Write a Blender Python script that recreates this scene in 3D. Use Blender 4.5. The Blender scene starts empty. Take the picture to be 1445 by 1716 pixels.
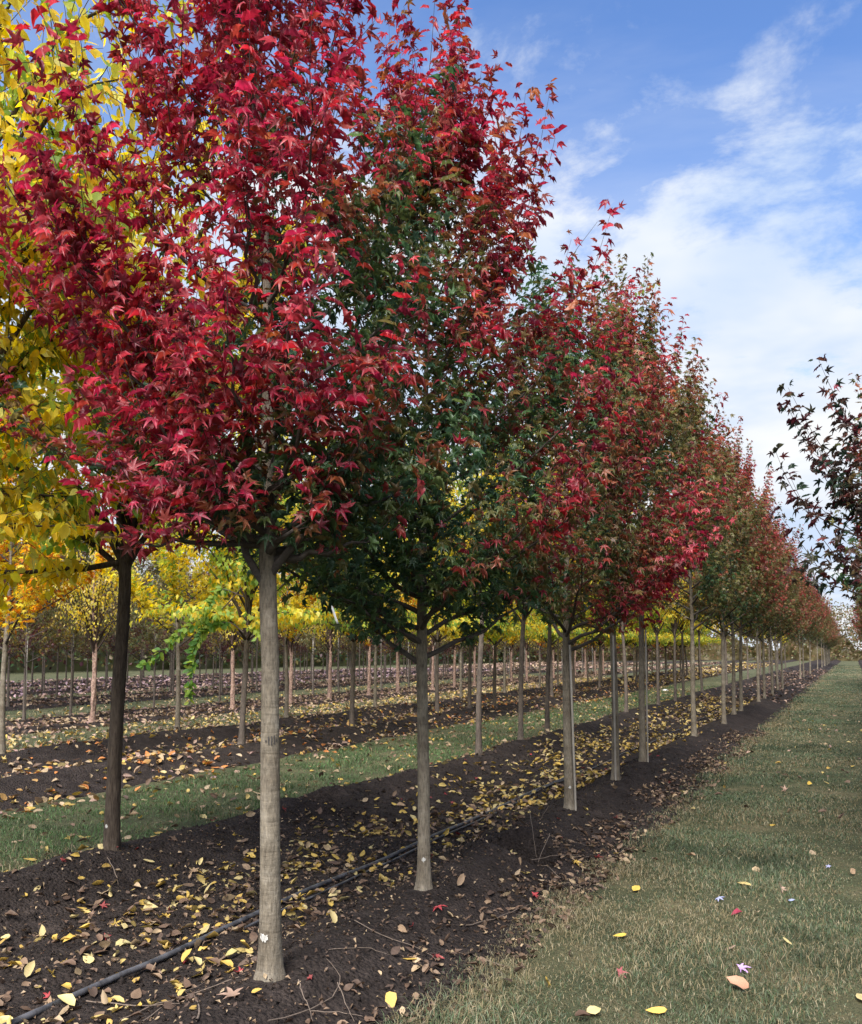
import bpy, math, random
import numpy as np
from mathutils import Matrix, Vector

# ------------------------------------------------------------------ camera, sky, sun, exposure
sc = bpy.context.scene
COL = sc.collection
FPX = 1500.0                       # focal length in photograph pixels (photograph 1445 wide)
PITCH = math.radians(4.0)
YAW = math.atan((1430 - 722.5) * math.cos(PITCH) / FPX)   # rows run along +Y, camera turned left of them
CAM_Z = 1.73
cam_d = bpy.data.cameras.new('camera')
cam = bpy.data.objects.new('camera', cam_d); COL.objects.link(cam)
cam_d.sensor_fit = 'HORIZONTAL'; cam_d.sensor_width = 36.0; cam_d.lens = 36.0 * FPX / 1445.0
cam_d.shift_y = (1090 - 858 - FPX * math.tan(PITCH)) / 1445.0
cam_d.clip_start = 0.05; cam_d.clip_end = 3000
cam.location = (0, 0, CAM_Z)
cam.rotation_euler = (math.pi / 2 + PITCH, 0, YAW)
sc.camera = cam

SUN_EL, SUN_AZ = math.radians(50), math.radians(172)      # azimuth clockwise from +Y: behind the camera, to the right
world = bpy.data.worlds.new('World'); sc.world = world; world.use_nodes = True
def build_sky():
    nt = world.node_tree; n = nt.nodes; l = nt.links
    for x in list(n): n.remove(x)
    out = n.new('ShaderNodeOutputWorld'); bg = n.new('ShaderNodeBackground')
    bg.inputs['Strength'].default_value = 0.08
    sky = n.new('ShaderNodeTexSky'); sky.sky_type = 'NISHITA'; sky.sun_disc = False
    sky.sun_elevation = SUN_EL; sky.sun_rotation = SUN_AZ; sky.air_density = 1.0; sky.dust_density = 0.4; sky.ozone_density = 3.0
    hs = n.new('ShaderNodeHueSaturation'); hs.inputs['Hue'].default_value = 0.508; hs.inputs['Saturation'].default_value = 1.14; hs.inputs['Value'].default_value = 0.8
    l.new(sky.outputs[0], hs.inputs['Color'])
    tc = n.new('ShaderNodeTexCoord'); sep = n.new('ShaderNodeSeparateXYZ'); l.new(tc.outputs['Generated'], sep.inputs[0])
    def math_(op, a, b=None):
        m = n.new('ShaderNodeMath'); m.operation = op
        for i, v in enumerate((a, b)):
            if v is None: continue
            if isinstance(v, (int, float)): m.inputs[i].default_value = v
            else: l.new(v, m.inputs[i])
        return m.outputs[0]
    zz = math_('ADD', math_('MAXIMUM', sep.outputs[2], 0.0), 0.12)      # flat cloud deck seen in perspective
    px = math_('DIVIDE', sep.outputs[0], zz); py = math_('DIVIDE', sep.outputs[1], zz)
    cmb = n.new('ShaderNodeCombineXYZ'); l.new(px, cmb.inputs[0]); l.new(py, cmb.inputs[1])
    def noise(scale, detail, rough, dist, off, stretch=(1, 1, 1), rot=0.0):
        mp = n.new('ShaderNodeMapping'); l.new(cmb.outputs[0], mp.inputs[0])
        mp.inputs['Location'].default_value = off; mp.inputs['Scale'].default_value = stretch; mp.inputs['Rotation'].default_value = (0, 0, rot)
        t = n.new('ShaderNodeTexNoise'); l.new(mp.outputs[0], t.inputs['Vector'])
        t.inputs['Scale'].default_value = scale; t.inputs['Detail'].default_value = detail
        t.inputs['Roughness'].default_value = rough; t.inputs['Distortion'].default_value = dist
        return t.outputs['Fac']
    def ramp(v, a, b):
        r = n.new('ShaderNodeMapRange'); r.interpolation_type = 'SMOOTHSTEP'; l.new(v, r.inputs[0])
        r.inputs[1].default_value = a; r.inputs[2].default_value = b
        return r.outputs[0]
    big = noise(0.7, 3, 0.5, 0.2, CLOUD_OFF)
    fine = noise(3.3, 9, 0.62, 0.2, (3.1, 1.7, 0))
    wisp = noise(0.9, 7, 0.6, 0.5, (0.4, 5.2, 0), (0.6, 1.3, 1), 0.5)
    dens = math_('ADD', math_('MULTIPLY', big, 0.5), math_('MULTIPLY', fine, 0.5))
    low = ramp(math_('SUBTRACT', 0.69, sep.outputs[2]), 0.0, 0.5)       # the deck thickens towards the horizon
    cum = ramp(math_('ADD', dens, math_('MULTIPLY', low, 0.28)), 0.55, 0.69)
    cir = math_('MULTIPLY', ramp(wisp, 0.35, 0.75), 0.40)
    fac = math_('MAXIMUM', cum, cir)
    shade = n.new('ShaderNodeMix'); shade.data_type = 'RGBA'
    shade.inputs[6].default_value = (2.05, 2.45, 3.1, 1); shade.inputs[7].default_value = (3.1, 3.15, 3.2, 1)
    l.new(ramp(noise(0.9, 5, 0.55, 0.2, (7.3, 2.2, 0)), 0.36, 0.60), shade.inputs[0])
    mix = n.new('ShaderNodeMix'); mix.data_type = 'RGBA'
    l.new(fac, mix.inputs[0]); l.new(hs.outputs[0], mix.inputs[6]); l.new(shade.outputs[2], mix.inputs[7])
    l.new(mix.outputs[2], bg.inputs['Color']); l.new(bg.outputs[0], out.inputs[0])
CLOUD_OFF = (0.85, 0.35, 0.0)
build_sky()
sun_d = bpy.data.lights.new('sun', 'SUN'); sun_d.energy = 2.3; sun_d.angle = math.radians(40); sun_d.color = (1.0, 0.95, 0.88)
sun = bpy.data.objects.new('sun', sun_d); COL.objects.link(sun)
sdir = Vector((math.sin(SUN_AZ) * math.cos(SUN_EL), math.cos(SUN_AZ) * math.cos(SUN_EL), math.sin(SUN_EL)))
sun.rotation_euler = sdir.to_track_quat('Z', 'Y').to_euler(); sun.location = sdir * 40
sc.view_settings.view_transform = 'Standard'; sc.view_settings.look = 'None'
sc.view_settings.exposure = 2.02; sc.view_settings.gamma = 1.0; sc.view_settings.use_curve_mapping = False
cy = sc.cycles
cy.max_bounces = 8; cy.diffuse_bounces = 5; cy.glossy_bounces = 2; cy.transmission_bounces = 5; cy.transparent_max_bounces = 4
cy.use_denoising = True; cy.use_adaptive_sampling = True; cy.adaptive_threshold = 0.015
cy.caustics_reflective = False; cy.caustics_refractive = False

# ------------------------------------------------------------------ helpers
RND = np.random.RandomState
SIN, COS = math.sin(YAW), math.cos(YAW)
RIGHT = np.array([COS, SIN, 0.0])               # picture right, on the ground
TOCAM = np.array([SIN, -COS, 0.0])              # from the scene towards the camera
def project(P):
    """world points -> photograph pixels and depth"""
    P = np.asarray(P, float); dz = P[..., 2] - CAM_Z
    r = P[..., 0] * COS + P[..., 1] * SIN
    h = -P[..., 0] * SIN + P[..., 1] * COS
    d = h * math.cos(PITCH) + dz * math.sin(PITCH); u = -h * math.sin(PITCH) + dz * math.cos(PITCH)
    d = np.where(d < 0.05, 0.05, d)
    sy = 1090 - 858 - FPX * math.tan(PITCH)
    return 722.5 + FPX * r / d, 858 - FPX * u / d + sy, d
def row_y(px, a, z=0.13):
    """distance along the row at X = -a where picture column px meets it"""
    t = (px - 722.5) / FPX; dz = z - CAM_Z; cp, sp = math.cos(PITCH), math.sin(PITCH)
    return (t * (a * SIN * cp + dz * sp) + a * COS) / (SIN - t * COS * cp)

def sstep(a, b, x):
    t = np.clip((x - a) / (b - a), 0, 1); return t * t * (3 - 2 * t)
_G = {}
def vnoise(x, y, scale, seed):
    if seed not in _G: _G[seed] = RND(seed).rand(128, 128)
    g = _G[seed]; xs = np.asarray(x) / scale; ys = np.asarray(y) / scale
    xi = np.floor(xs).astype(int); yi = np.floor(ys).astype(int)
    fx = xs - xi; fy = ys - yi; fx = fx * fx * (3 - 2 * fx); fy = fy * fy * (3 - 2 * fy)
    a = g[xi % 128, yi % 128]; b = g[(xi + 1) % 128, yi % 128]; c = g[xi % 128, (yi + 1) % 128]; d = g[(xi + 1) % 128, (yi + 1) % 128]
    return (a * (1 - fx) + b * fx) * (1 - fy) + (c * (1 - fx) + d * fx) * fy
def fbm(x, y, scale, seed, oct=4, gain=0.5):
    s = 0; amp = 1; tot = 0
    for i in range(oct):
        s = s + amp * vnoise(x, y, scale, seed + i); tot += amp; amp *= gain; scale *= 0.5
    return s / tot - 0.5
def wave3(P, seed, scale):
    r = RND(seed); s = 0
    for i in range(5):
        k = r.normal(size=3); k *= (2 * math.pi / scale) * r.uniform(0.5, 1.3) / np.linalg.norm(k)
        s = s + np.sin(P @ k + r.uniform(0, 6.28))
    return s / 3.0
def norm(v):
    return v / np.maximum(np.linalg.norm(v, axis=-1, keepdims=True), 1e-9)

def mesh(name, V, F, mat=None, cols=None, smooth=True):
    """triangles (M,3) or quads (M,4) -> mesh"""
    V = np.ascontiguousarray(V, dtype=np.float32); F = np.ascontiguousarray(F, dtype=np.int32)
    k = F.shape[1]; me = bpy.data.meshes.new(name)
    me.vertices.add(len(V)); me.vertices.foreach_set('co', V.ravel())
    me.loops.add(F.size); me.loops.foreach_set('vertex_index', F.ravel())
    me.polygons.add(len(F)); me.polygons.foreach_set('loop_start', np.arange(0, F.size, k, dtype=np.int32))
    me.polygons.foreach_set('use_smooth', np.full(len(F), smooth))
    if cols is not None:
        at = me.color_attributes.new('Col', 'FLOAT_COLOR', 'POINT')
        c = np.ones((len(V), 4), np.float32); c[:, :3] = cols; at.data.foreach_set('color', c.ravel())
    if mat is not None: me.materials.append(mat)
    me.update(calc_edges=True)
    return me
def put(name, me, parent=None, loc=None):
    o = bpy.data.objects.new(name, me); COL.objects.link(o)
    if parent is not None: o.parent = parent
    if loc is not None: o.location = loc
    return o
def empty(name, loc, rz=0.0):
    o = bpy.data.objects.new(name, None); COL.objects.link(o); o.location = loc; o.rotation_euler = (0, 0, rz); o.empty_display_size = 0.1
    return o
def tag(o, label, cat=None, group=None, kind=None):
    o['label'] = label
    if cat: o['category'] = cat
    if group: o['group'] = group
    if kind: o['kind'] = kind
    return o
class Geo:
    """collects pieces of one mesh"""
    def __init__(s): s.v = []; s.f = []; s.c = []; s.n = 0
    def add(s, V, F, c=None):
        s.v.append(V); s.f.append(np.asarray(F) + s.n); s.n += len(V)
        if c is not None: s.c.append(np.broadcast_to(c, (len(V), 3)))
    def mesh(s, name, mat, smooth=True):
        if not s.v: return None
        return mesh(name, np.concatenate(s.v), np.concatenate(s.f), mat, np.concatenate(s.c) if s.c else None, smooth)
def tube(P, R, k=6, cap=True, rough=None):
    """quads round a polyline; rough(i, angles) scales the radius"""
    P = np.asarray(P, float); n = len(P); R = np.broadcast_to(R, (n,))
    T = norm(np.gradient(P, axis=0)); ref = np.array([0.31, 0.95, 0.1]) if abs(T[0, 2]) > 0.8 else np.array([0, 0, 1.0])
    A = norm(np.cross(T, ref)); B = np.cross(T, A)
    ang = np.arange(k) * 2 * math.pi / k
    rr = R[:, None] * np.ones((1, k))
    if rough is not None: rr = rr * rough(P, ang)
    V = P[:, None, :] + rr[..., None] * (np.cos(ang)[None, :, None] * A[:, None, :] + np.sin(ang)[None, :, None] * B[:, None, :])
    V = V.reshape(-1, 3); i = np.arange(n - 1)[:, None] * k; j = np.arange(k)[None, :]; j2 = (j + 1) % k
    F = np.stack([i + j, i + j2, i + k + j2, i + k + j], -1).reshape(-1, 4)
    if cap and k >= 4:
        m = k // 2
        e = (n - 1) * k
        F = np.concatenate([F] + [np.array([[e, e + q, e + q + 1, e + min(q + 2, k - 1)]]) for q in range(1, k - 2, 2)])
    return V, F
def tris(F):
    F = np.asarray(F); return np.concatenate([F[:, [0, 1, 2]], F[:, [0, 2, 3]]])

# ------------------------------------------------------------------ materials
def new_mat(name):
    m = bpy.data.materials.new(name); m.use_nodes = True; nt = m.node_tree
    for x in list(nt.nodes): nt.nodes.remove(x)
    out = nt.nodes.new('ShaderNodeOutputMaterial'); b = nt.nodes.new('ShaderNodeBsdfPrincipled')
    nt.links.new(b.outputs[0], out.inputs[0])
    return m, nt, b, out
def N(nt, t, **kw):
    x = nt.nodes.new(t)
    for k, v in kw.items(): setattr(x, k, v)
    return x
def noise_fac(nt, scale, detail=6, rough=0.6, stretch=None, coord='Object', dist=0.0):
    tc = N(nt, 'ShaderNodeTexCoord'); src = tc.outputs[coord]
    if stretch:
        mp = N(nt, 'ShaderNodeMapping'); mp.inputs['Scale'].default_value = stretch; nt.links.new(src, mp.inputs[0]); src = mp.outputs[0]
    t = N(nt, 'ShaderNodeTexNoise'); nt.links.new(src, t.inputs['Vector'])
    t.inputs['Scale'].default_value = scale; t.inputs['Detail'].default_value = detail; t.inputs['Roughness'].default_value = rough; t.inputs['Distortion'].default_value = dist
    return t.outputs['Fac']
def color_ramp(nt, fac, stops):
    r = N(nt, 'ShaderNodeValToRGB'); e = r.color_ramp.elements
    while len(e) < len(stops): e.new(0.5)
    for q, (p, c) in zip(e, stops): q.position = p; q.color = (*c, 1)
    nt.links.new(fac, r.inputs[0]); return r.outputs[0]
def mixc(nt, fac, a, b, mode='MIX'):
    m = N(nt, 'ShaderNodeMix', data_type='RGBA', blend_type=mode)
    for v, i in ((fac, 0), (a, 6), (b, 7)):
        if isinstance(v, (int, float)): m.inputs[i].default_value = v
        elif isinstance(v, tuple): m.inputs[i].default_value = (*v, 1)
        else: nt.links.new(v, m.inputs[i])
    return m.outputs[2]
def bump(nt, b, h, strength, dist):
    x = N(nt, 'ShaderNodeBump'); x.inputs['Strength'].default_value = strength; x.inputs['Distance'].default_value = dist
    nt.links.new(h, x.inputs['Height']); nt.links.new(x.outputs[0], b.inputs['Normal'])
def leaf_material(name, transl=0.42, rough=0.45, spec=0.4, mottle=0.25, mscale=40):
    m, nt, b, out = new_mat(name)
    at = N(nt, 'ShaderNodeAttribute', attribute_name='Col'); oi = N(nt, 'ShaderNodeObjectInfo')
    c = mixc(nt, 1.0, at.outputs['Color'], oi.outputs['Color'], 'MULTIPLY')
    f = noise_fac(nt, mscale, 3)
    c = mixc(nt, mottle, c, mixc(nt, 1.0, c, color_ramp(nt, f, [(0.3, (0.35, 0.3, 0.3)), (0.65, (1.5, 1.4, 1.3))]), 'MULTIPLY'))
    nt.links.new(c, b.inputs['Base Color']); b.inputs['Roughness'].default_value = rough; b.inputs['Specular IOR Level'].default_value = spec
    if transl > 0:
        t = N(nt, 'ShaderNodeBsdfTranslucent'); hs = N(nt, 'ShaderNodeHueSaturation'); hs.inputs['Saturation'].default_value = 1.1; hs.inputs['Value'].default_value = 1.5
        nt.links.new(c, hs.inputs['Color']); nt.links.new(hs.outputs[0], t.inputs['Color'])
        ms = N(nt, 'ShaderNodeMixShader'); ms.inputs[0].default_value = transl
        nt.links.new(b.outputs[0], ms.inputs[1]); nt.links.new(t.outputs[0], ms.inputs[2]); nt.links.new(ms.outputs[0], out.inputs[0])
    return m
def plain(name, col, rough=0.6, spec=0.3, metal=0.0, var=0.25, scale=30, bmp=0.0, stretch=None):
    m, nt, b, out = new_mat(name)
    f = noise_fac(nt, scale, 6, 0.65, stretch)
    lo = tuple(c * (1 - var) for c in col); hi = tuple(min(1, c * (1 + var)) for c in col)
    nt.links.new(color_ramp(nt, f, [(0.3, lo), (0.7, hi)]), b.inputs['Base Color'])
    b.inputs['Roughness'].default_value = rough; b.inputs['Specular IOR Level'].default_value = spec; b.inputs['Metallic'].default_value = metal
    if bmp: bump(nt, b, f, bmp, 0.01)
    return m
def bark_grey():
    m, nt, b, out = new_mat('maple_bark')
    grain = noise_fac(nt, 60, 6, 0.65, (1.6, 1.6, 0.35)); bands = noise_fac(nt, 9, 5, 0.7, (0.35, 0.35, 3.2)); blot = noise_fac(nt, 7, 4)
    c = color_ramp(nt, blot, [(0.3, (0.11, 0.09, 0.066)), (0.55, (0.175, 0.15, 0.115)), (0.75, (0.27, 0.24, 0.195))])
    c = mixc(nt, 0.8, c, color_ramp(nt, grain, [(0.3, (0.42, 0.40, 0.37)), (0.5, (1, 1, 1)), (0.68, (1.45, 1.42, 1.35))]), 'MULTIPLY')
    c = mixc(nt, 0.7, c, color_ramp(nt, bands, [(0.30, (0.36, 0.32, 0.28)), (0.42, (1, 1, 1))]), 'MULTIPLY')
    v = N(nt, 'ShaderNodeTexVoronoi'); v.inputs['Scale'].default_value = 130
    tc = N(nt, 'ShaderNodeTexCoord'); mp = N(nt, 'ShaderNodeMapping'); mp.inputs['Scale'].default_value = (1, 1, 0.7); nt.links.new(tc.outputs['Object'], mp.inputs[0]); nt.links.new(mp.outputs[0], v.inputs['Vector'])
    c = mixc(nt, color_ramp(nt, v.outputs['Distance'], [(0.08, (0.5, 0.5, 0.5)), (0.2, (0, 0, 0))]), c, (0.34, 0.31, 0.26))   # pale lenticels
    nt.links.new(c, b.inputs['Base Color']); b.inputs['Roughness'].default_value = 0.85; b.inputs['Specular IOR Level'].default_value = 0.2
    h = N(nt, 'ShaderNodeMath', operation='ADD'); nt.links.new(grain, h.inputs[0]); nt.links.new(bands, h.inputs[1]); bump(nt, b, h.outputs[0], 0.8, 0.008)
    return m
def bark_dark(name, lo, hi, stretch=(1.5, 1.5, 0.22), scale=55):
    m, nt, b, out = new_mat(name)
    g = noise_fac(nt, scale, 7, 0.7, stretch, dist=0.5); blot = noise_fac(nt, 5, 4)
    c = color_ramp(nt, g, [(0.32, lo), (0.52, tuple((x + y) / 2 for x, y in zip(lo, hi))), (0.72, hi)])
    c = mixc(nt, 0.6, c, color_ramp(nt, blot, [(0.3, (0.6, 0.6, 0.62)), (0.7, (1.3, 1.25, 1.2))]), 'MULTIPLY')
    nt.links.new(c, b.inputs['Base Color']); b.inputs['Roughness'].default_value = 0.95; b.inputs['Specular IOR Level'].default_value = 0.15
    bump(nt, b, g, 0.9, 0.012)
    return m
def soil_material():
    m, nt, b, out = new_mat('soil')
    f = noise_fac(nt, 6, 8, 0.7); g = noise_fac(nt, 55, 6, 0.7); big = noise_fac(nt, 1.1, 4)
    c = color_ramp(nt, f, [(0.3, (0.020, 0.0155, 0.014)), (0.55, (0.040, 0.032, 0.029)), (0.75, (0.078, 0.062, 0.055))])
    c = mixc(nt, 0.6, c, color_ramp(nt, g, [(0.32, (0.4, 0.4, 0.4)), (0.68, (1.7, 1.65, 1.6))]), 'MULTIPLY')
    c = mixc(nt, 0.5, c, color_ramp(nt, big, [(0.3, (0.7, 0.7, 0.72)), (0.7, (1.3, 1.25, 1.2))]), 'MULTIPLY')
    nt.links.new(c, b.inputs['Base Color']); b.inputs['Roughness'].default_value = 0.95; b.inputs['Specular IOR Level'].default_value = 0.15
    h = N(nt, 'ShaderNodeMath', operation='ADD'); nt.links.new(f, h.inputs[0]); nt.links.new(g, h.inputs[1])
    v = N(nt, 'ShaderNodeTexVoronoi'); v.inputs['Scale'].default_value = 42; tc = N(nt, 'ShaderNodeTexCoord'); nt.links.new(tc.outputs['Object'], v.inputs['Vector'])
    h2 = N(nt, 'ShaderNodeMath', operation='SUBTRACT'); nt.links.new(h.outputs[0], h2.inputs[0]); nt.links.new(v.outputs['Distance'], h2.inputs[1]); bump(nt, b, h2.outputs[0], 1.0, 0.03)
    return m
def turf_material():
    m, nt, b, out = new_mat('turf')
    f = noise_fac(nt, 1.3, 9, 0.7); g = noise_fac(nt, 70, 7, 0.8)
    c = color_ramp(nt, f, [(0.32, (0.045, 0.056, 0.032)), (0.52, (0.08, 0.085, 0.048)), (0.68, (0.15, 0.13, 0.08))])
    c = mixc(nt, 0.7, c, color_ramp(nt, g, [(0.36, (0.25, 0.26, 0.25)), (0.64, (1.8, 1.75, 1.6))]), 'MULTIPLY')
    nt.links.new(c, b.inputs['Base Color']); b.inputs['Roughness'].default_value = 0.95; b.inputs['Specular IOR Level'].default_value = 0.1
    bump(nt, b, g, 0.8, 0.03)
    return m
M_LEAF = leaf_material('leaf', rough=0.42, spec=0.5)
M_ELM = leaf_material('elm_leaf', transl=0.58, rough=0.55, spec=0.3)
M_DRY = leaf_material('fallen_leaf', transl=0.12, rough=0.6, spec=0.3, mottle=0.5, mscale=60)
M_GRASS = leaf_material('grass_blade', transl=0.2, rough=0.6, spec=0.25, mottle=0.1)
M_BARK = bark_grey()
M_ELMBARK = bark_dark('elm_bark', (0.028, 0.021, 0.016), (0.11, 0.088, 0.07))
M_BROWNBARK = bark_dark('brown_bark', (0.06, 0.048, 0.04), (0.19, 0.16, 0.135))
M_BIRCH = bark_dark('birch_bark', (0.09, 0.045, 0.035), (0.50, 0.36, 0.29), (1.2, 1.2, 1.0), 22)
M_TWIG = plain('twig_bark', (0.05, 0.032, 0.026), 0.7)
M_DEADTWIG = plain('dry_twig', (0.15, 0.115, 0.09), 0.85, var=0.4, scale=60)
M_SOIL = soil_material(); M_TURF = turf_material()
M_PIPE = plain('pipe_plastic', (0.06, 0.06, 0.066), 0.45, 0.5, var=0.7, scale=14)
M_STAKE = plain('stake_metal', (0.27, 0.245, 0.21), 0.5, 0.5, 0.0, 0.35, 18, 0.3, (1, 1, 0.2))
M_PAINT = plain('white_paint', (0.62, 0.61, 0.57), 0.7, 0.3, var=0.3, scale=160)
M_SCRIBE = plain('dark_scribe', (0.05, 0.045, 0.042), 0.8)
M_TAG = plain('tag_plastic', (0.62, 0.62, 0.60), 0.4, 0.5, var=0.08)
M_LIMB = plain('limb_bark', (0.07, 0.058, 0.05), 0.85, var=0.35, scale=40, bmp=0.4)

# ------------------------------------------------------------------ leaf shapes (stem at the origin, +Y to the tip, +Z upper side)
def maple_leaf(seed, lod=0):
    r = RND(seed); angs = np.radians([-108, -54, 0, 54, 108]) + r.normal(0, 0.06, 5)
    L = np.array([0.40, 0.58, 0.66, 0.58, 0.40]) * r.uniform(0.9, 1.1, 5)
    sin_a = [math.radians(-165)] + [0.5 * (angs[i] + angs[i + 1]) for i in range(4)] + [math.radians(165)]
    sin_r = np.array([0.12, 0.17, 0.20, 0.20, 0.17, 0.12]) * r.uniform(0.9, 1.1, 6)
    V = [(0, 0, 0)]; F = []; W = [0.0]
    curl = r.uniform(0.0, 0.7); fold = r.uniform(0.03, 0.26); cup = r.uniform(-0.10, 0.16)
    def pt(a, q, z, w): V.append((q * math.sin(a), q * math.cos(a), z)); W.append(w); return len(V) - 1
    s = [pt(a, q, fold * 1.1 + cup * q, 0.35) for a, q in zip(sin_a, sin_r)]
    for i in range(5):
        c = curl * r.uniform(0.5, 1.5)
        t = pt(angs[i], L[i], cup * L[i] - c * L[i] * L[i], 1.0)
        if lod == 0:
            mL = pt(angs[i] - 0.20, L[i] * 0.56, fold * 1.2 + cup * 0.6 * L[i] - 0.3 * c * L[i] ** 2, 0.7)
            mR = pt(angs[i] + 0.20, L[i] * 0.56, fold * 1.2 + cup * 0.6 * L[i] - 0.3 * c * L[i] ** 2, 0.7)
            mC = pt(angs[i], L[i] * 0.55, cup * 0.55 * L[i] - 0.28 * c * L[i] ** 2, 0.5)
            F += [(0, s[i], mC), (s[i], mL, mC), (mL, t, mC), (mC, t, mR), (mC, mR, s[i + 1]), (0, mC, s[i + 1])]
        elif lod == 1:
            F += [(0, s[i], t), (0, t, s[i + 1])]
        else:
            F += [(s[i], t, s[i + 1])] if i != 2 else [(s[1], t, s[4])]
    V = np.array(V); V[:, 1] += 0.02
    return V, np.array(F)[:, ::-1], np.array(W)
def ovate_leaf(seed, lod=0, width=0.60):
    r = RND(seed); ys = np.array([0.0, 0.12, 0.38, 0.68, 1.0]); w = np.array([0, 0.30, 0.5, 0.36, 0]) * width
    if lod: ys = np.array([0, 0.42, 1.0]); w = np.array([0, 0.5, 0]) * width
    fold = r.uniform(0.02, 0.16); curl = r.uniform(-0.15, 0.4); tw = r.uniform(-0.25, 0.25)
    V = []; W = []; n = len(ys)
    for i in range(n):
        y = ys[i]; z = -curl * y * y
        V.append((0, y, z)); W.append(y * 0.5)
    L = {}; R = {}
    for i in range(1, n - 1):
        V.append((-w[i], ys[i], V[i][2] + fold * w[i] * 3 + tw * w[i])); L[i] = len(V) - 1; W.append(0.9)
        V.append((w[i], ys[i], V[i][2] + fold * w[i] * 3 - tw * w[i])); R[i] = len(V) - 1; W.append(0.9)
    F = []
    for i in range(n - 1):
        for S, flip in ((L, 0), (R, 1)):
            q = []
            if i == 0: q = [(0, 1, S[1])]
            elif i == n - 2: q = [(i, n - 1, S[i])]
            else: q = [(i, i + 1, S[i + 1]), (i, S[i + 1], S[i])]
            F += [t[::-1] if flip else t for t in q]
    return np.array(V), np.array(F), np.array(W)
def crumpled(seed, base):
    """a dry fallen leaf: rolled and buckled"""
    V, F, W = base; r = RND(seed); V = V.copy(); k = r.uniform(0.8, 3.2); x = V[:, 0].copy()
    V[:, 0] = np.sin(x * k * 1.6) / (k * 1.6); V[:, 2] += (1 - np.cos(x * k * 1.6)) / (k * 1.6) * r.choice([1, 1, -0.7])
    V[:, 2] += r.uniform(-0.05, 0.05, len(V)); V[:, 2] += r.uniform(-0.25, 0.45) * (V[:, 1] - 0.5) ** 2
    return V, F, W
T_MAPLE = [maple_leaf(s, 0) for s in range(14)]
T_MAPLE1 = [maple_leaf(s + 20, 1) for s in range(5)]
T_MAPLE2 = [maple_leaf(s + 40, 2) for s in range(4)]
T_OVATE = [ovate_leaf(s + 60) for s in range(7)]
T_OVATE1 = [ovate_leaf(s + 80, 1) for s in range(4)]
T_FALLEN = [crumpled(s + 90, ovate_leaf(s + 100, width=0.62)) for s in range(10)] + [crumpled(s + 110, (maple_leaf(s + 120)[0] * np.array([1, 1, 0.45]), *maple_leaf(s + 120)[1:])) for s in range(2)]
T_FALLEN1 = [crumpled(s + 130, ovate_leaf(s + 140, 1, 0.62)) for s in range(6)]
def scatter(geo, T, P, D, Nn, S, C, C2, tid):
    D = norm(D); X = norm(np.cross(D, Nn)); Nn = np.cross(X, D)
    for t, (V, F, W) in enumerate(T):
        i = np.where(tid == t)[0]
        if not len(i): continue
        s = S[i][:, None, None]
        Q = P[i][:, None, :] + s * (V[None, :, 0:1] * X[i][:, None, :] + V[None, :, 1:2] * D[i][:, None, :] + V[None, :, 2:3] * Nn[i][:, None, :])
        c = C[i][:, None, :] * (1 - W[None, :, None]) + C2[i][:, None, :] * W[None, :, None]
        n = len(V); FF = (F[None] + (np.arange(len(i)) * n)[:, None, None]).reshape(-1, 3)
        geo.add(Q.reshape(-1, 3), FF, c.reshape(-1, 3))
def leaf_matrix(p, d, n, s):
    d = d / np.linalg.norm(d); x = np.cross(d, n); x /= np.linalg.norm(x); n = np.cross(x, d)
    m = Matrix.Identity(4)
    for i in range(3): m[i][0] = x[i] * s; m[i][1] = d[i] * s; m[i][2] = n[i] * s; m[i][3] = p[i]
    return m
def template_meshes(name, T, mat):
    return [mesh(name, V, F, mat, np.ones((len(V), 3)) * (0.85 + 0.3 * W[:, None]), True) for V, F, W in T]
ME_MAPLE = template_meshes('maple_leaf', T_MAPLE, M_LEAF); ME_OVATE = template_meshes('elm_leaf', T_OVATE, M_ELM); ME_FALLEN = template_meshes('fallen_leaf', T_FALLEN, M_DRY)
ME_FLAT = template_meshes('fallen_leaf', [(V * np.array([1.2, 1.2, 0.4]), F, W) for V, F, W in T_MAPLE], M_DRY)

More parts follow.
